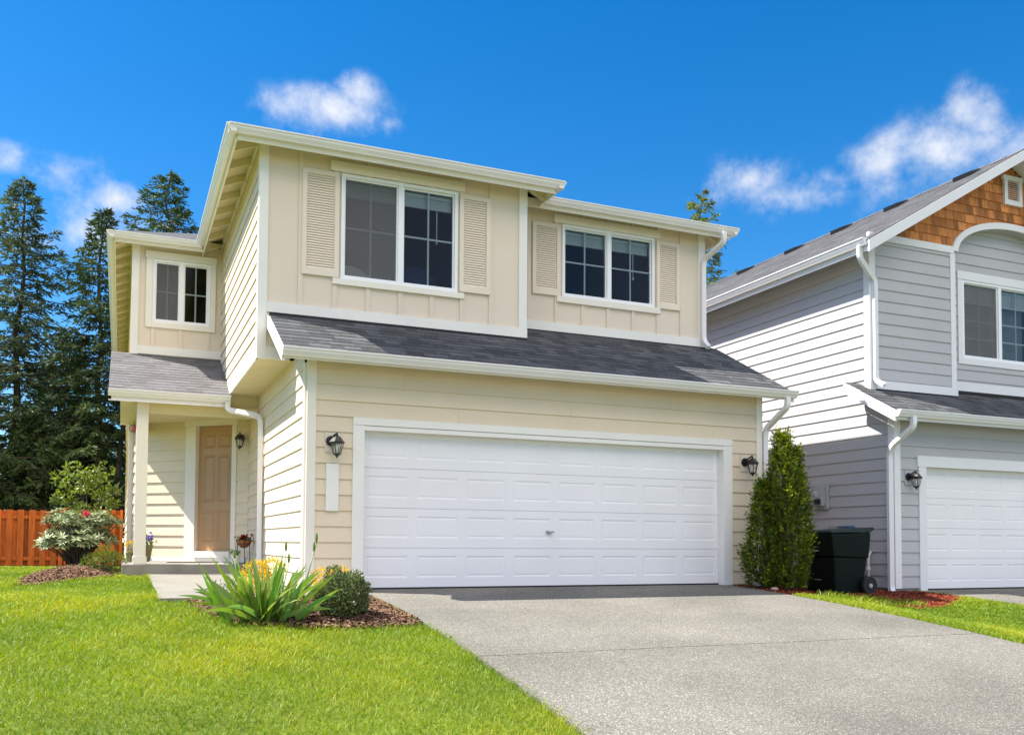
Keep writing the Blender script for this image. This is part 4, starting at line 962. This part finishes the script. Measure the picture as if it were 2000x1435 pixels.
def conifer(name,label,x,y,H,Rm,z0,m,nb,group,droop=.25,seed=1,up=.35,sp=1.0,tr=.16,fine=1.0,lean=0.):
    g=np.random.default_rng(seed); zb=float(gz(x,y))-.05
    t=thing(name,label,'tree',(x,y,zb),group=group)
    mb=MB(); n=12; path=[(lean*H*(i/n)**2+g.normal(0,.012)*i,g.normal(0,.012)*i,H*i/n) for i in range(n+1)]
    mb.tube(path,tr,9,rs=[tr*(1-.95*i/n)+.012 for i in range(n+1)]); 
    pth=np.array(path); c=Cloud()
    for k in range(nb):
        f=(k+g.uniform(0,1))/nb; f=f**.92; z=z0+(H*.985-z0)*f
        px=np.interp(z,pth[:,2],pth[:,0]); py=np.interp(z,pth[:,2],pth[:,1])
        ph=k*2.39996+g.uniform(-.5,.5)
        Lb=Rm*(1-f)**.9*g.uniform(.28,1.28)+.07
        th=up*(f*1.5-.35)+g.uniform(-.15,.15)
        ns=max(4,int(Lb/.14)); s=np.linspace(0,1,ns+1)
        el=th-droop*s+droop*1.1*s**3
        step=Lb/ns; hd=np.cumsum(np.cos(el))*step; vd=np.cumsum(np.sin(el))*step
        phv=ph+np.cumsum(g.normal(0,.05,ns+1))
        P=np.stack([px+hd*np.cos(phv),py+hd*np.sin(phv),z+vd],1)
        if Lb>.5: mb.tube([(px,py,z)]+[tuple(p) for p in P[::3]]+[tuple(P[-1])],.02,4,cap=False,rs=[.012+.016*Lb*(1-i/(len(P[::3])+1))*.5 for i in range(len(P[::3])+2)])
        bt=g.uniform(.6,1.35)
        i0=int(ns*.06)
        for i in range(i0,ns+1):
            for sd in (-1,1):
                if g.random()<.2: continue
                lt=(.46*(1-.65*s[i])+.12)*min(1,Lb/.9+.25)*g.uniform(.6,1.25)
                a=phv[i]+sd*g.uniform(.55,1.05); e=el[i]-g.uniform(.0,.45)
                d=np.array([math.cos(a)*math.cos(e),math.sin(a)*math.cos(e),math.sin(e)])
                nn=max(5,int(lt/.030*fine)); tt=(np.arange(nn)+.5)/nn
                B=P[i]+d*lt*tt[:,None]-np.array([0,0,1])*(.28*lt*tt**2)[:,None]
                sv=unit(np.cross(d,[0,0,1.]+g.normal(0,.35,3))); D=d+sv*(np.where(np.arange(nn)%2==0,.75,-.75)*(1-.5*tt))[:,None]+g.normal(0,.28,(nn,3))-np.array([0,0,.18]); 
                c.add(B,D,g.uniform(.10,.17,nn)*sp*(1-.35*tt),g.uniform(.022,.040,nn)*sp,tints(nn,.65,1.35,.12)*bt,g.normal(size=(nn,3)))
        nn=10; D=np.stack([np.cos(phv[-1])*np.ones(nn),np.sin(phv[-1])*np.ones(nn),np.full(nn,math.sin(el[-1]))],1)+g.normal(0,.4,(nn,3))
        c.add(P[-1]+g.normal(0,.04,(nn,3)),D,g.uniform(.10,.18,nn)*sp,np.full(nn,.04)*sp,tints(nn,.8,1.4,.1)*bt)
    mb.build('trunk',M['bark'],t,smooth=True); c.build('crown',m,t)
    return t
def broadleaf(name,label,x,y,H,Rm,m,n,group,lf=(.09,.06),seed=1,flat=.75,clumps=16,cs=(.26,.46),cat='tree',z0=.35,trunk=.06,tn=(.55,1.4)):
    g=np.random.default_rng(seed); zb=float(gz(x,y))-.03; t=thing(name,label,cat,(x,y,zb),group=group); mb=MB(); c=Cloud()
    for k in range(clumps):
        a=k*2.4+g.uniform(-.4,.4); f=(k+.5)/clumps; r=Rm*math.sqrt(g.uniform(.1,.9))*(1-.35*f); cz=H*(z0+(.93-z0)*f); cp=np.array([r*math.cos(a),r*math.sin(a),cz])
        mb.tube([(0,0,0),(cp[0]*.25+g.normal(0,.03),cp[1]*.25+g.normal(0,.03),cz*.5),tuple(cp)],.02,5,cap=False,rs=[trunk,trunk*.5,trunk*.12])
        cr=Rm*g.uniform(*cs); k_=n//clumps
        u=unit(g.normal(size=(k_,3)))*(g.uniform(.25,1,k_)**.5)[:,None]*cr*np.array([1,1,flat])
        D=unit(u)*.7+g.normal(0,.6,(k_,3))+np.array([0,0,-.1])
        c.add(cp+u,D,g.uniform(lf[0]*.6,lf[0]*1.2,k_),g.uniform(lf[1]*.6,lf[1]*1.2,k_),tints(k_,*tn,.12)*g.uniform(.75,1.2))
    mb.build('trunk' if cat=='tree' else 'stems',M['bark'],t,smooth=True); c.build('crown' if cat=='tree' else 'foliage',m,t); return t

# trees beyond the fence
GT='conifers beyond the fence'
conifer('conifer','tall airy conifer at the far left edge with a bare spiky top',-4.68,19,11.25,2.9,.5,M['needle2'],190,GT,seed=3,tr=.14,fine=1.0,sp=1.3,droop=.4)
conifer('conifer','tall conifer close beside the porch roof, its tip just over the far left eave',-2.50,18,10.3,2.2,2.2,M['needle'],150,GT,seed=5,tr=.12,sp=1.3,droop=.4)
conifer('conifer','conifer whose pointed top alone rises above the left roof edge',-.45,23,13.65,2.9,7.5,M['needle'],85,GT,seed=8,tr=.16,sp=1.4)
conifer('conifer','dark dense conifer between the two tall left ones',-3.75,22.5,7.6,2.4,.4,M['needle'],165,GT,seed=13,droop=.4,up=.1,sp=1.35)
conifer('conifer','dark conifer cut off by the left picture edge',-6.0,17.0,7.7,2.3,.4,M['needle'],150,GT,seed=21,droop=.35,up=.15,sp=1.35)
conifer('conifer','low dark conifer right behind the fence left of the shrubs',-4.1,17.6,4.3,1.9,.2,M['needle'],130,GT,seed=34,droop=.4,up=.05,sp=1.35)
conifer('conifer','low dark conifer behind the fence with a small grey green crown',-2.95,19.5,4.9,1.8,.2,M['needle2'],120,GT,seed=55,droop=.4,up=.05,sp=1.35)
conifer('conifer','slim dark trunked conifer nearest the house wall',-1.95,17.4,7.2,1.3,3.6,M['needle'],45,GT,seed=60,tr=.11)
conifer('conifer','drooping yellow green conifer showing between the two houses',22.5,24,17.0,2.3,8.5,M['birch'],66,None,seed=71,droop=.75,up=.5,sp=1.55,tr=.2,fine=1.0)
broadleaf('broadleaf_tree','bright green leafy tree low behind the fence beside the porch',-2.1,20.5,4.0,1.5,M['leafy'],5200,None,(.13,.09),seed=2,clumps=18)

# cedar fence
fy=15.0
def fence(label,x0,x1,h,endpost):
    zb=float(gz(x0,fy)); t=thing('board_fence',label,'fence',(x0,fy,zb),group='cedar fence runs'); W=x1-x0
    for z in (.16,h-.22):
        mb=MB(); mb.box(0,W,-.02,.02,z,z+.085); mb.build('rail',M['fence'],t)
    mb=MB(); a=0; k=0
    while a<W-.05:
        w=.135; y0=-.045 if k%2==0 else .024; mb.tint=rnd.uniform(.55,1.25); mb.box(a,min(a+w,W),y0,y0+.022,.03,h+(.0 if k%2==0 else -.02)); a+=w-.012; k+=1
    mb.tint=1.0; mb.build('boards',M['fence'],t)
    mb=MB(); mb.box(-.045,.045,-.045,.045,-.1,h+.03) if endpost==0 else mb.box(W-.045,W+.045,-.075,.015,-.1,h+.03); mb.build('post',M['fence'],t)
fence('orange cedar board fence at the left behind the lawn',-6.4,-3.22,1.40,1)
fence('short orange cedar fence piece between the shrubs and the house',-3.1,-1.80,1.44,0)

# ---------------------------------------------------------------- shrubs and flowers
def clumpshrub(name,label,x,y,m,lumps,per,lf,cat='shrub',stem=True,tn=(.6,1.4),warm=.1,extra=None,stemr=.012,upb=.25,fold=.15):
    zb=float(gz(x,y)); t=thing(name,label,cat,(x,y,zb)); c=Cloud(); mb=MB()
    for (cx,cy,cz,r,sq) in lumps:
        n=int(per*r*r/.04); u=unit(rng.normal(size=(n,3)))*(rng.uniform(.35,1,n)**.4)[:,None]*r*np.array([1,1,sq])
        D=unit(u)+rng.normal(0,.55,(n,3))+np.array([0,0,upb]); B=np.array([cx,cy,cz])+u; B[:,2]=np.maximum(B[:,2],.015)
        c.add(B,D,rng.uniform(lf[0]*.65,lf[0]*1.2,n),rng.uniform(lf[1]*.7,lf[1]*1.2,n),tints(n,*tn,warm))
        if stem: 
            for q in range(3): mb.tube([(rng.normal(0,.02),rng.normal(0,.02),0),(cx*.5+rng.normal(0,.03),cy*.5,cz*.5),(cx+rng.normal(0,r*.4),cy+rng.normal(0,r*.4),cz+r*.3)],.01,5,cap=False,rs=[stemr,stemr*.7,stemr*.3])
    if stem: mb.build('stems',M['bark'],t,smooth=True)
    c.build('foliage',m,t,fold)
    return t
def whorls(name,label,x,y,m,lumps,nw,lf,cat='shrub'):
    zb=float(gz(x,y))+.08; t=thing(name,label,cat,(x,y,zb)); c=Cloud(); mb=MB()
    for (cx,cy,cz,r,sq) in lumps:
        for k in range(int(nw*r*r/.06)):
            u=unit(rng.normal(size=3)); u[2]=abs(u[2])*1.0-.15; p=np.array([cx,cy,cz])+u*r*np.array([1,1,sq])*rng.uniform(.7,1.22)
            if p[2]<.05: continue
            ax=unit(u*.8+np.array([0,0,.7])); n=9; a=np.arange(n)*2*math.pi/n+rng.uniform(0,6)
            e1=unit(np.cross(ax,[.3,.9,.2])); e2=np.cross(ax,e1)
            rad=np.cos(a)[:,None]*e1+np.sin(a)[:,None]*e2
            D=rad+ax*rng.uniform(-.1,.55,(n,1))+rng.normal(0,.12,(n,3)); S=np.cross(D,ax)
            c.add(p+np.zeros((n,3)),D,rng.uniform(lf[0]*.75,lf[0]*1.15,n),rng.uniform(lf[1]*.8,lf[1]*1.1,n),tints(n,.7,1.45,.1)*rng.uniform(.8,1.15),S)
            if k%3==0: mb.tube([(rng.normal(0,.03),rng.normal(0,.03),-.1),(p[0]*.45+rng.normal(0,.03),p[1]*.45,p[2]*.45),tuple(p)],.01,5,cap=False,rs=[.014,.009,.004])
    mb.build('stems',M['bark'],t,smooth=True); c.build('foliage',m,t,.12); return t
rh=whorls('rhododendron','broad dark leaved rhododendron on the bark mound before the fence',-2.45,5.25,M['rhodo'],[(-.26,0,.33,.28,.8),(.24,.05,.40,.28,.85),(-.20,.05,.68,.26,.7),(.30,.1,.66,.24,.7),(0,-.1,.35,.28,.8),(.02,.1,.55,.25,.8)],60,(.105,.034))
c=Cloud(); n=60; c.add(np.array([.10,.0,.80])+rng.normal(0,.022,(n,3)),rv(n),np.full(n,.035),np.full(n,.03),tints(n,.7,1.3)); c.build('flower_bud',M['petalpink'],rh)
broadleaf('tall_shrub','taller yellow green shrub rising behind the rhododendron',-2.36,6.75,1.86,.62,M['leafy'],1500,None,(.085,.045),seed=9,clumps=22,cs=(.14,.30),cat='shrub',z0=.42,trunk=.016,tn=(.6,1.35))
clumpshrub('small_shrub','small feathery light green shrub at the porch slab corner',-2.06,3.95,M['leafy'],[(0,0,.17,.19,.85),(-.16,.05,.15,.15,.9),(.15,.02,.16,.15,.9),(.02,-.05,.28,.13,.9)],620,(.05,.013),tn=(.5,1.1),upb=.6)
clumpshrub('boxwood','round dark green clipped boxwood at the corner of the bark bed',-.07,-2.10,M['box'],[(0,0,.20,.20,1.0),(.07,.03,.24,.16,.9),(-.08,0,.17,.16,1.0),(.0,-.06,.13,.16,.9),(.11,.0,.13,.13,.9),(.13,.02,.33,.07,1.2),(-.06,.03,.36,.08,1.1),(.19,.0,.24,.07,1.),(-.18,.0,.22,.07,1.)],2100,(.028,.017),tn=(.45,1.6),warm=.2,stemr=.006,upb=.5)
def golden(label,x,y,lumps):
    t=clumpshrub('golden_shrub',label,x,y,M['gold'],lumps,1500,(.03,.012),tn=(.55,1.2),warm=.06,stemr=.006,upb=.7)
golden('mound of golden yellow blooms behind the iris leaves, left one near the porch path',-.56,-.95,[(-.09,0,.27,.13,1.0),(.07,.02,.29,.13,1.0),(0,0,.16,.14,1.)])
golden('mound of golden yellow blooms right of the iris leaves, beside the boxwood',.10,-.98,[(-.10,0,.22,.12,.9),(.06,0,.22,.13,.9),(.16,-.02,.15,.11,.9)])
t=clumpshrub('candytuft','small dark creeping plant with white flowers left of the iris clump',-.98,-1.75,M['box'],[(0,0,.12,.13,.9),(-.09,.05,.19,.10,1.),(.05,.05,.2,.1,1.)],900,(.028,.008),cat='flower',stemr=.004)
c=Cloud(); n=150; c.add(np.array([-.03,-.02,.19])+rng.normal(0,1,(n,3))*np.array([.07,.06,.06]),rv(n),np.full(n,.016),np.full(n,.014),tints(n,.8,1.1)); c.build('blossom',M['petalwhite'],t)

# iris clump
ix,iy=-.72,-2.12; t=thing('iris','large iris clump with sword leaves arching over the lawn edge','iris',(ix,iy,float(gz(ix,iy))))
V=[];Fq=[];Tt=[]
def blade(b,az,L,w,lean,curl,tw,tint,seg=9):
    global V,Fq,Tt
    p=np.array(b,float); el=math.pi/2-lean; ds=L/seg; s0=len(V)
    for i in range(seg+1):
        f=i/seg; d=np.array([math.cos(az)*math.cos(el),math.sin(az)*math.cos(el),math.sin(el)])
        ww=w*(.62+.38*min(1,f*3))*(1-max(0,(f-.35)/.65)**1.9)+.001
        sd=np.array([-math.cos(az)*math.sin(el),-math.sin(az)*math.sin(el),math.cos(el)])*math.cos(tw*.9)+np.array([-math.sin(az),math.cos(az),0])*math.sin(tw*.9); nn=np.cross(d,sd)
        V+=[p-sd*ww*.5,p+nn*ww*.10,p+sd*ww*.5]; tc=tint*(1+.25*f); Tt+=[tc]*3
        if i<seg:
            k=s0+i*3; Fq+=[(k,k+1,k+4,k+3),(k+1,k+2,k+5,k+4)]
        p=p+d*ds; el-=curl*ds/L*(.25+1.5*f)
for k in range(105):
    a=rnd.uniform(0,6.283); r=min(.17,abs(rnd.gauss(0,.09))); b=(r*1.9*math.cos(a),r*math.sin(a),-.01)
    az=a+rnd.gauss(0,.5); q=rnd.random()
    L=rnd.uniform(.34,.64); lean=rnd.uniform(.06,.82); curl=rnd.uniform(.05,.6)
    if q<.13: lean=rnd.uniform(.7,1.15); curl=rnd.uniform(.5,1.1); L=rnd.uniform(.4,.58)
    blade(b,az,L,rnd.uniform(.034,.052),lean,curl,rnd.uniform(-.9,.9),np.array([rnd.uniform(.75,1.25),rnd.uniform(.85,1.15),rnd.uniform(.6,1.5)])*rnd.uniform(.75,1.15))
blade((-.10,0,0),3.05,.66,.042,1.02,.75,0,np.array([.9,1,.9])); blade((-.08,-.05,0),3.5,.5,.04,1.1,1.0,0,np.array([1.1,1.1,.8])); blade((.06,-.05,0),-.15,.52,.042,1.2,.7,0,np.array([1.,1.1,1.])); blade((.08,.05,0),.35,.62,.046,.75,.3,0,np.array([.9,1,1.1]))
npmesh('blades',np.array(V),[np.array(Fq)],M['iris'],np.array(Tt),t,True)
for bx,by,tx,ty,h in ((-.20,.05,-.25,.08,.56),(.30,.05,.43,.05,.70),(.29,.02,.40,0,.62),(.13,.05,.17,.05,.62),(.12,.04,.19,.02,.52)):
    mb=MB(); mb.tube([(bx,by,0),(bx*.6+tx*.4,by,h*.5),(tx,ty,h-.05)],.006,6,rs=[.007,.006,.004]); st=mb.build('flower_stem',M['iris'],t,smooth=True)
    mb=MB(); mb.lathe([(.003,-.045),(.010,-.025),(.012,0),(.009,.025),(.002,.05)],8,(tx,ty,h)); mb.build('bud',M['iris'],st,smooth=True)
for me in [m for m in bpy.data.meshes if m.name.startswith(('flower_stem','bud'))]:
    at=me.color_attributes.new('tint','FLOAT_COLOR','CORNER'); at.data.foreach_set('color',np.tile([.8,.85,.9,1.],len(me.loops)).astype(np.float32))

# arborvitae
def thuja(label,x,y,leaders,n,group):
    zb=float(gz(x,y)); t=thing('arborvitae',label,'evergreen',(x,y,zb),group=group); c=Cloud(); mb=MB()
    for (lx,ly,H,Rm,sh) in leaders:
        mb.tube([(lx*.3,ly*.3,0),(lx*.6,ly*.6,H*.5),(lx,ly,H*.97)],.02,6,rs=[.035,.02,.004])
        k=int(n*sh); z=H*rng.uniform(0.02,1,k)**1.05; f=z/H
        prof=Rm*np.where(f<.32,.72+.28*np.sin(np.clip(f/.32,0,1)*math.pi/2),np.maximum(0,1-((f-.32)/.68))**.80)+.018
        a=rng.uniform(0,6.283,k); lob=1+.13*np.sin(a*3+z*4)+.12*np.sin(a*7-z*9)
        r=prof*lob*(rng.uniform(.42,1.12,k)**.5)
        w=f**.8
        B=np.stack([lx*w+r*np.cos(a),ly*w+r*np.sin(a),z],1)
        rad=np.stack([np.cos(a),np.sin(a),np.zeros(k)],1); tan=np.stack([-np.sin(a),np.cos(a),np.zeros(k)],1)
        S=rad*rng.normal(.5,.6,(k,1))+tan*rng.normal(0,.8,(k,1))
        up=np.array([0,0,1.])*rng.uniform(.5,1.1,(k,1))+rad*rng.uniform(.2,.9,(k,1))+rng.normal(0,.15,(k,3))
        tn=tints(k,.2,.85,.18); yel=rng.random(k)<(.24+.4*f**3); tn[yel]*=np.array([2.7,2.2,1.])
        ax=unit(up); sv=unit(S-ax*(S*ax).sum(1,keepdims=True)); LL=rng.uniform(.07,.14,k)
        for j in range(5):
            o=B+ax*(LL*j/5.)[:,None]-np.array([0,0,1.])*(LL*.5*(j/5.)**2)[:,None]
            for sg in (-1,1):
                D=ax*.8+sv*sg*.75+rng.normal(0,.2,(k,3)); c.add(o,D,LL*.42*(1-.12*j),LL*.13,tn*rng.uniform(.8,1.2,(k,1)),rv(k)*.6+np.cross(ax,sv)*.2+sv*.5)
        c.add(B+ax*(LL*.8)[:,None],ax+rng.normal(0,.2,(k,3)),LL*.45,LL*.13,tn*1.15)
    mb.build('trunk',M['bark'],t,smooth=True); c.build('foliage',M['thuja'],t,.08)
thuja('tall bushy evergreen with two pale pointed tips right of the driveway',6.03,-.66,[(-.10,-.02,1.98,.245,.55),(.15,.03,1.83,.215,.45)],2900,'evergreens by the driveway')
thuja('shorter darker evergreen tucked against the garage corner behind the tall one',5.79,-.50,[(0,0,1.36,.20,1.0)],1400,'evergreens by the driveway')

# porch pots
def flowers(name,label,x,y,z,potprof,potm,fm,nf,fr,leafn,h,cat='flower pot',fs=.03,green=M['leafy']):
    t=thing(name,label,cat,(x,y,z)); mb=MB(); mb.lathe(potprof,18); mb.build('pot',potm,t,smooth=False)
    zt=potprof[-1][1]; c=Cloud(); n=leafn; u=rng.normal(0,1,(n,3))*np.array([fr*.55,fr*.55,h*.25])+np.array([0,0,zt+h*.25]); c.add(u,rv(n)+np.array([0,0,.5]),np.full(n,.045),np.full(n,.018),tints(n,.5,1.2)); c.build('leaves',green,t)
    c=Cloud(); k=nf; ctr=rng.normal(0,1,(k,3))*np.array([fr*.5,fr*.5,h*.22])+np.array([0,0,zt+h*.65])
    for p in ctr:
        n=9; c.add(p+np.zeros((n,3)),rv(n)+np.array([0,-.6,.2]),np.full(n,fs),np.full(n,fs*.8),tints(n,.6,1.3))
    c.build('petals',fm,t); return t
flowers('flower_pot','tapered olive pot of purple pansies behind the porch post',-1.46,5.35,.199,[(.035,0),(.05,.05),(.085,.25),(.09,.26)],M['potgreen'],M['petalpurple'],16,.10,160,.16)
flowers('flower_pot','small pot of yellow flowers at the outer side of the porch post',-1.72,4.9,.199,[(.04,0),(.06,.13),(.065,.14)],M['potgreen'],M['gold'],7,.06,50,.2)
flowers('flower_pot','white pot of pale blue flowers by the porch downspout',-.30,3.72,.199,[(.05,0),(.065,.11),(.07,.12)],M['trimw'],M['petalwhite'],16,.07,60,.10,fs=.02)
t=flowers('plant_stand','black wire stand holding an orange coir basket of red flowers','_',0,0,[(.0,0),(.001,.001)],M['terra'],M['petalred'],1,.01,1,.01) if 0 else None
t=thing('plant_stand','black wire plant stand with an orange lined basket by the downspout','plant stand',(-.15,3.98,.199))
mb=MB(); mb.lathe([(.01,.235),(.05,.25),(.085,.285),(.108,.335),(.112,.345)],20); mb.build('coir_basket',M['terra'],t,smooth=True)
mb=MB()
for k in range(24): 
    a,b=2*math.pi*k/24,2*math.pi*(k+1)/24
    for r_,z_ in ((.116,.346),(.092,.285)): mb.tube([(r_*math.cos(a),r_*math.sin(a),z_),(r_*math.cos(b),r_*math.sin(b),z_)],.005,5,cap=False)
for k in range(8):
    a=2*math.pi*k/8; mb.tube([(.115*math.cos(a),.115*math.sin(a),.345),(.091*math.cos(a),.091*math.sin(a),.285),(.052*math.cos(a),.052*math.sin(a),.245),(.01*math.cos(a),.01*math.sin(a),.23)],.004,5)
mb.build('wire_frame',M['black'],t)
for k in range(3):
    a=2*math.pi*k/3+.5; mb=MB(); mb.tube([(.112*math.cos(a),.112*math.sin(a),.345),(.10*math.cos(a),.10*math.sin(a),.2),(.115*math.cos(a),.115*math.sin(a),0)],.006,6); mb.build('leg',M['black'],t)
t=thing('red_flowers','bunch of deep red flowers filling the orange basket on the stand','flowers',(-.15,3.98,.54)); c=Cloud(); n=140
c.add(rng.normal(0,1,(n,3))*np.array([.055,.055,.02])+np.array([0,0,.01]),rv(n)+np.array([0,0,.4]),np.full(n,.04),np.full(n,.016),tints(n,.35,.9)); c.build('leaves',M['leafy'],t)
c=Cloud()
for p in rng.normal(0,1,(22,3))*np.array([.045,.045,.022])+np.array([0,0,.055]): c.add(p+np.zeros((9,3)),rv(9)+np.array([0,-.5,.3]),np.full(9,.03),np.full(9,.026),tints(9,.5,1.3))
c.build('petals',M['petalred'],t)
t=thing('hanging_ornament','small red glass ornament in a wire ring hanging beside the porch post','ornament',(-1.705,4.6,2.20))
mb=MB()
for k in range(16):
    a,b=2*math.pi*k/16,2*math.pi*(k+1)/16; mb.tube([(.06*math.cos(a),0,.06*math.sin(a)),(.06*math.cos(b),0,.06*math.sin(b))],.005,5,cap=False)
mb.tube([(0,0,.06),(0,0,.135)],.003,5); mb.build('wire_ring',M['black'],t); mb=MB(); mb.lathe([(.004,-.05),(.03,-.035),(.042,0),(.03,.035),(.004,.05)],12); mb.build('glass_ball',paint('red glass',(.42,.06,.07),.2,.1,5,spec=.6),t,smooth=True)

# ---------------------------------------------------------------- grass blades
def grass(name,label,n,x0,x1,y0,y1,ok,h,w,falloff=None):
    X=rng.uniform(x0,x1,n);Y=rng.uniform(y0,y1,n); k=ok(X,Y)
    if falloff is not None:
        d=np.hypot(X+1.86,Y+9.85); k&=rng.random(n)<np.clip((falloff/d)**1.3,.0,1)
    X,Y=X[k],Y[k]; n=len(X); d=np.hypot(X+1.86,Y+9.85)
    pn=np.sin(X*1.7+Y*.9)*.5+np.sin(X*4.1-Y*3.3+1.3)*.3+np.sin(X*9.7+Y*7.9)*.2+np.sin(X*.6-Y*1.9+2.2)*.4
    H=h*rng.uniform(.55,1.25,n)*(1+.15*pn); W=w*rng.uniform(.7,1.3,n)*np.clip(d/6.5,.8,2.2)
    a=rng.uniform(0,6.283,n); ln=rng.uniform(.15,.95,n); b=rng.uniform(0,6.283,n)
    B=np.stack([X,Y,gz(X,Y)-.032],1); S=np.stack([np.cos(a),np.sin(a),np.zeros(n)],1)*(W*.5)[:,None]
    dv=np.stack([np.cos(b)*ln,np.sin(b)*ln,np.ones(n)],1)
    m=B+dv*(H*.5)[:,None]; tip=m+np.stack([np.cos(b)*ln*2.0,np.sin(b)*ln*2.0,np.ones(n)*.8],1)*(H*.45)[:,None]
    V=np.stack([B-S,B+S,m+S*.8,m-S*.8,tip],1).reshape(-1,3); i=np.arange(n)*5
    Q=np.stack([i,i+1,i+2,i+3],1); Tr=np.stack([i+3,i+2,i+4],1)
    t=(rng.uniform(.78,1.22,n)*(1+.22*pn))[:,None]*np.ones((1,3)); dry=rng.random(n)<(.10+.16*(pn>.5)); t[dry]*=np.array([1.5,1.12,1.3]); t[:,0]*=1+.14*pn+rng.normal(0,.1,n)
    o=npmesh(name,V,[Q,Tr],M['grass'],np.repeat(t,5,0)); return tag(o,label,'grass',kind='stuff')
def okL(X,Y):
    k=(X<.59-.03*np.maximum(0,-Y-1.8))&~inpoly(X,Y,BEDF)&~inpoly(X,Y,BEDL)
    k&=~((X>-1.5)&(X<.6)&(Y>-.66)&(Y<3.62))&~((X>-1.84)&(Y>3.58))
    ang=np.degrees(np.arctan2(X+1.86,Y+9.85)); k&=(ang>-34)
    return k
grass('grass','bright sunlit lawn grass left of the driveway',700000,-8.0,.6,-7.2,7.5,okL,.042,.0052,6.2)
grass('grass','shaded grass running back to the fence',50000,-9,-1.9,7.5,15,lambda X,Y:okL(X,Y),.06,.012)
def okR(X,Y):
    return (X>5.605)&(X<9.01)&~inpoly(X,Y,BEDR)
grass('grass','grass strip between the two driveways',230000,5.6,9.02,-8.5,0,okR,.05,.006,9.)
# edging tufts that lean over the paving and beds
def okT(X,Y):
    return ((polydist(X,Y,BEDF)<.05)&(Y<-.7)&(X<.57))|((abs(X-.595+.03*np.maximum(0,-Y-1.8))<.03)&(Y<-2.4))|((abs(X-5.60)<.03)&(Y<-1.4))|((polydist(X,Y,BEDR)<.07)&(Y<-.9)&(X>5.7))|((polydist(X,Y,BEDL)<.05)&(Y<4.5))|((abs(X+1.5)<.03)&(Y>-.66)&(Y<3.6))
grass('grass','longer grass tufts along the edges of paving and beds',420000,-3.1,9.0,-8,4.6,okT,.062,.006)
grass('grass','tall grass tufts in front of the dark bin',2600,6.0,7.5,-1.55,-.75,lambda X,Y:(Y<-1.0+.25*np.sin(X*9))&(rng.random(len(X))<.6),.12,.006)
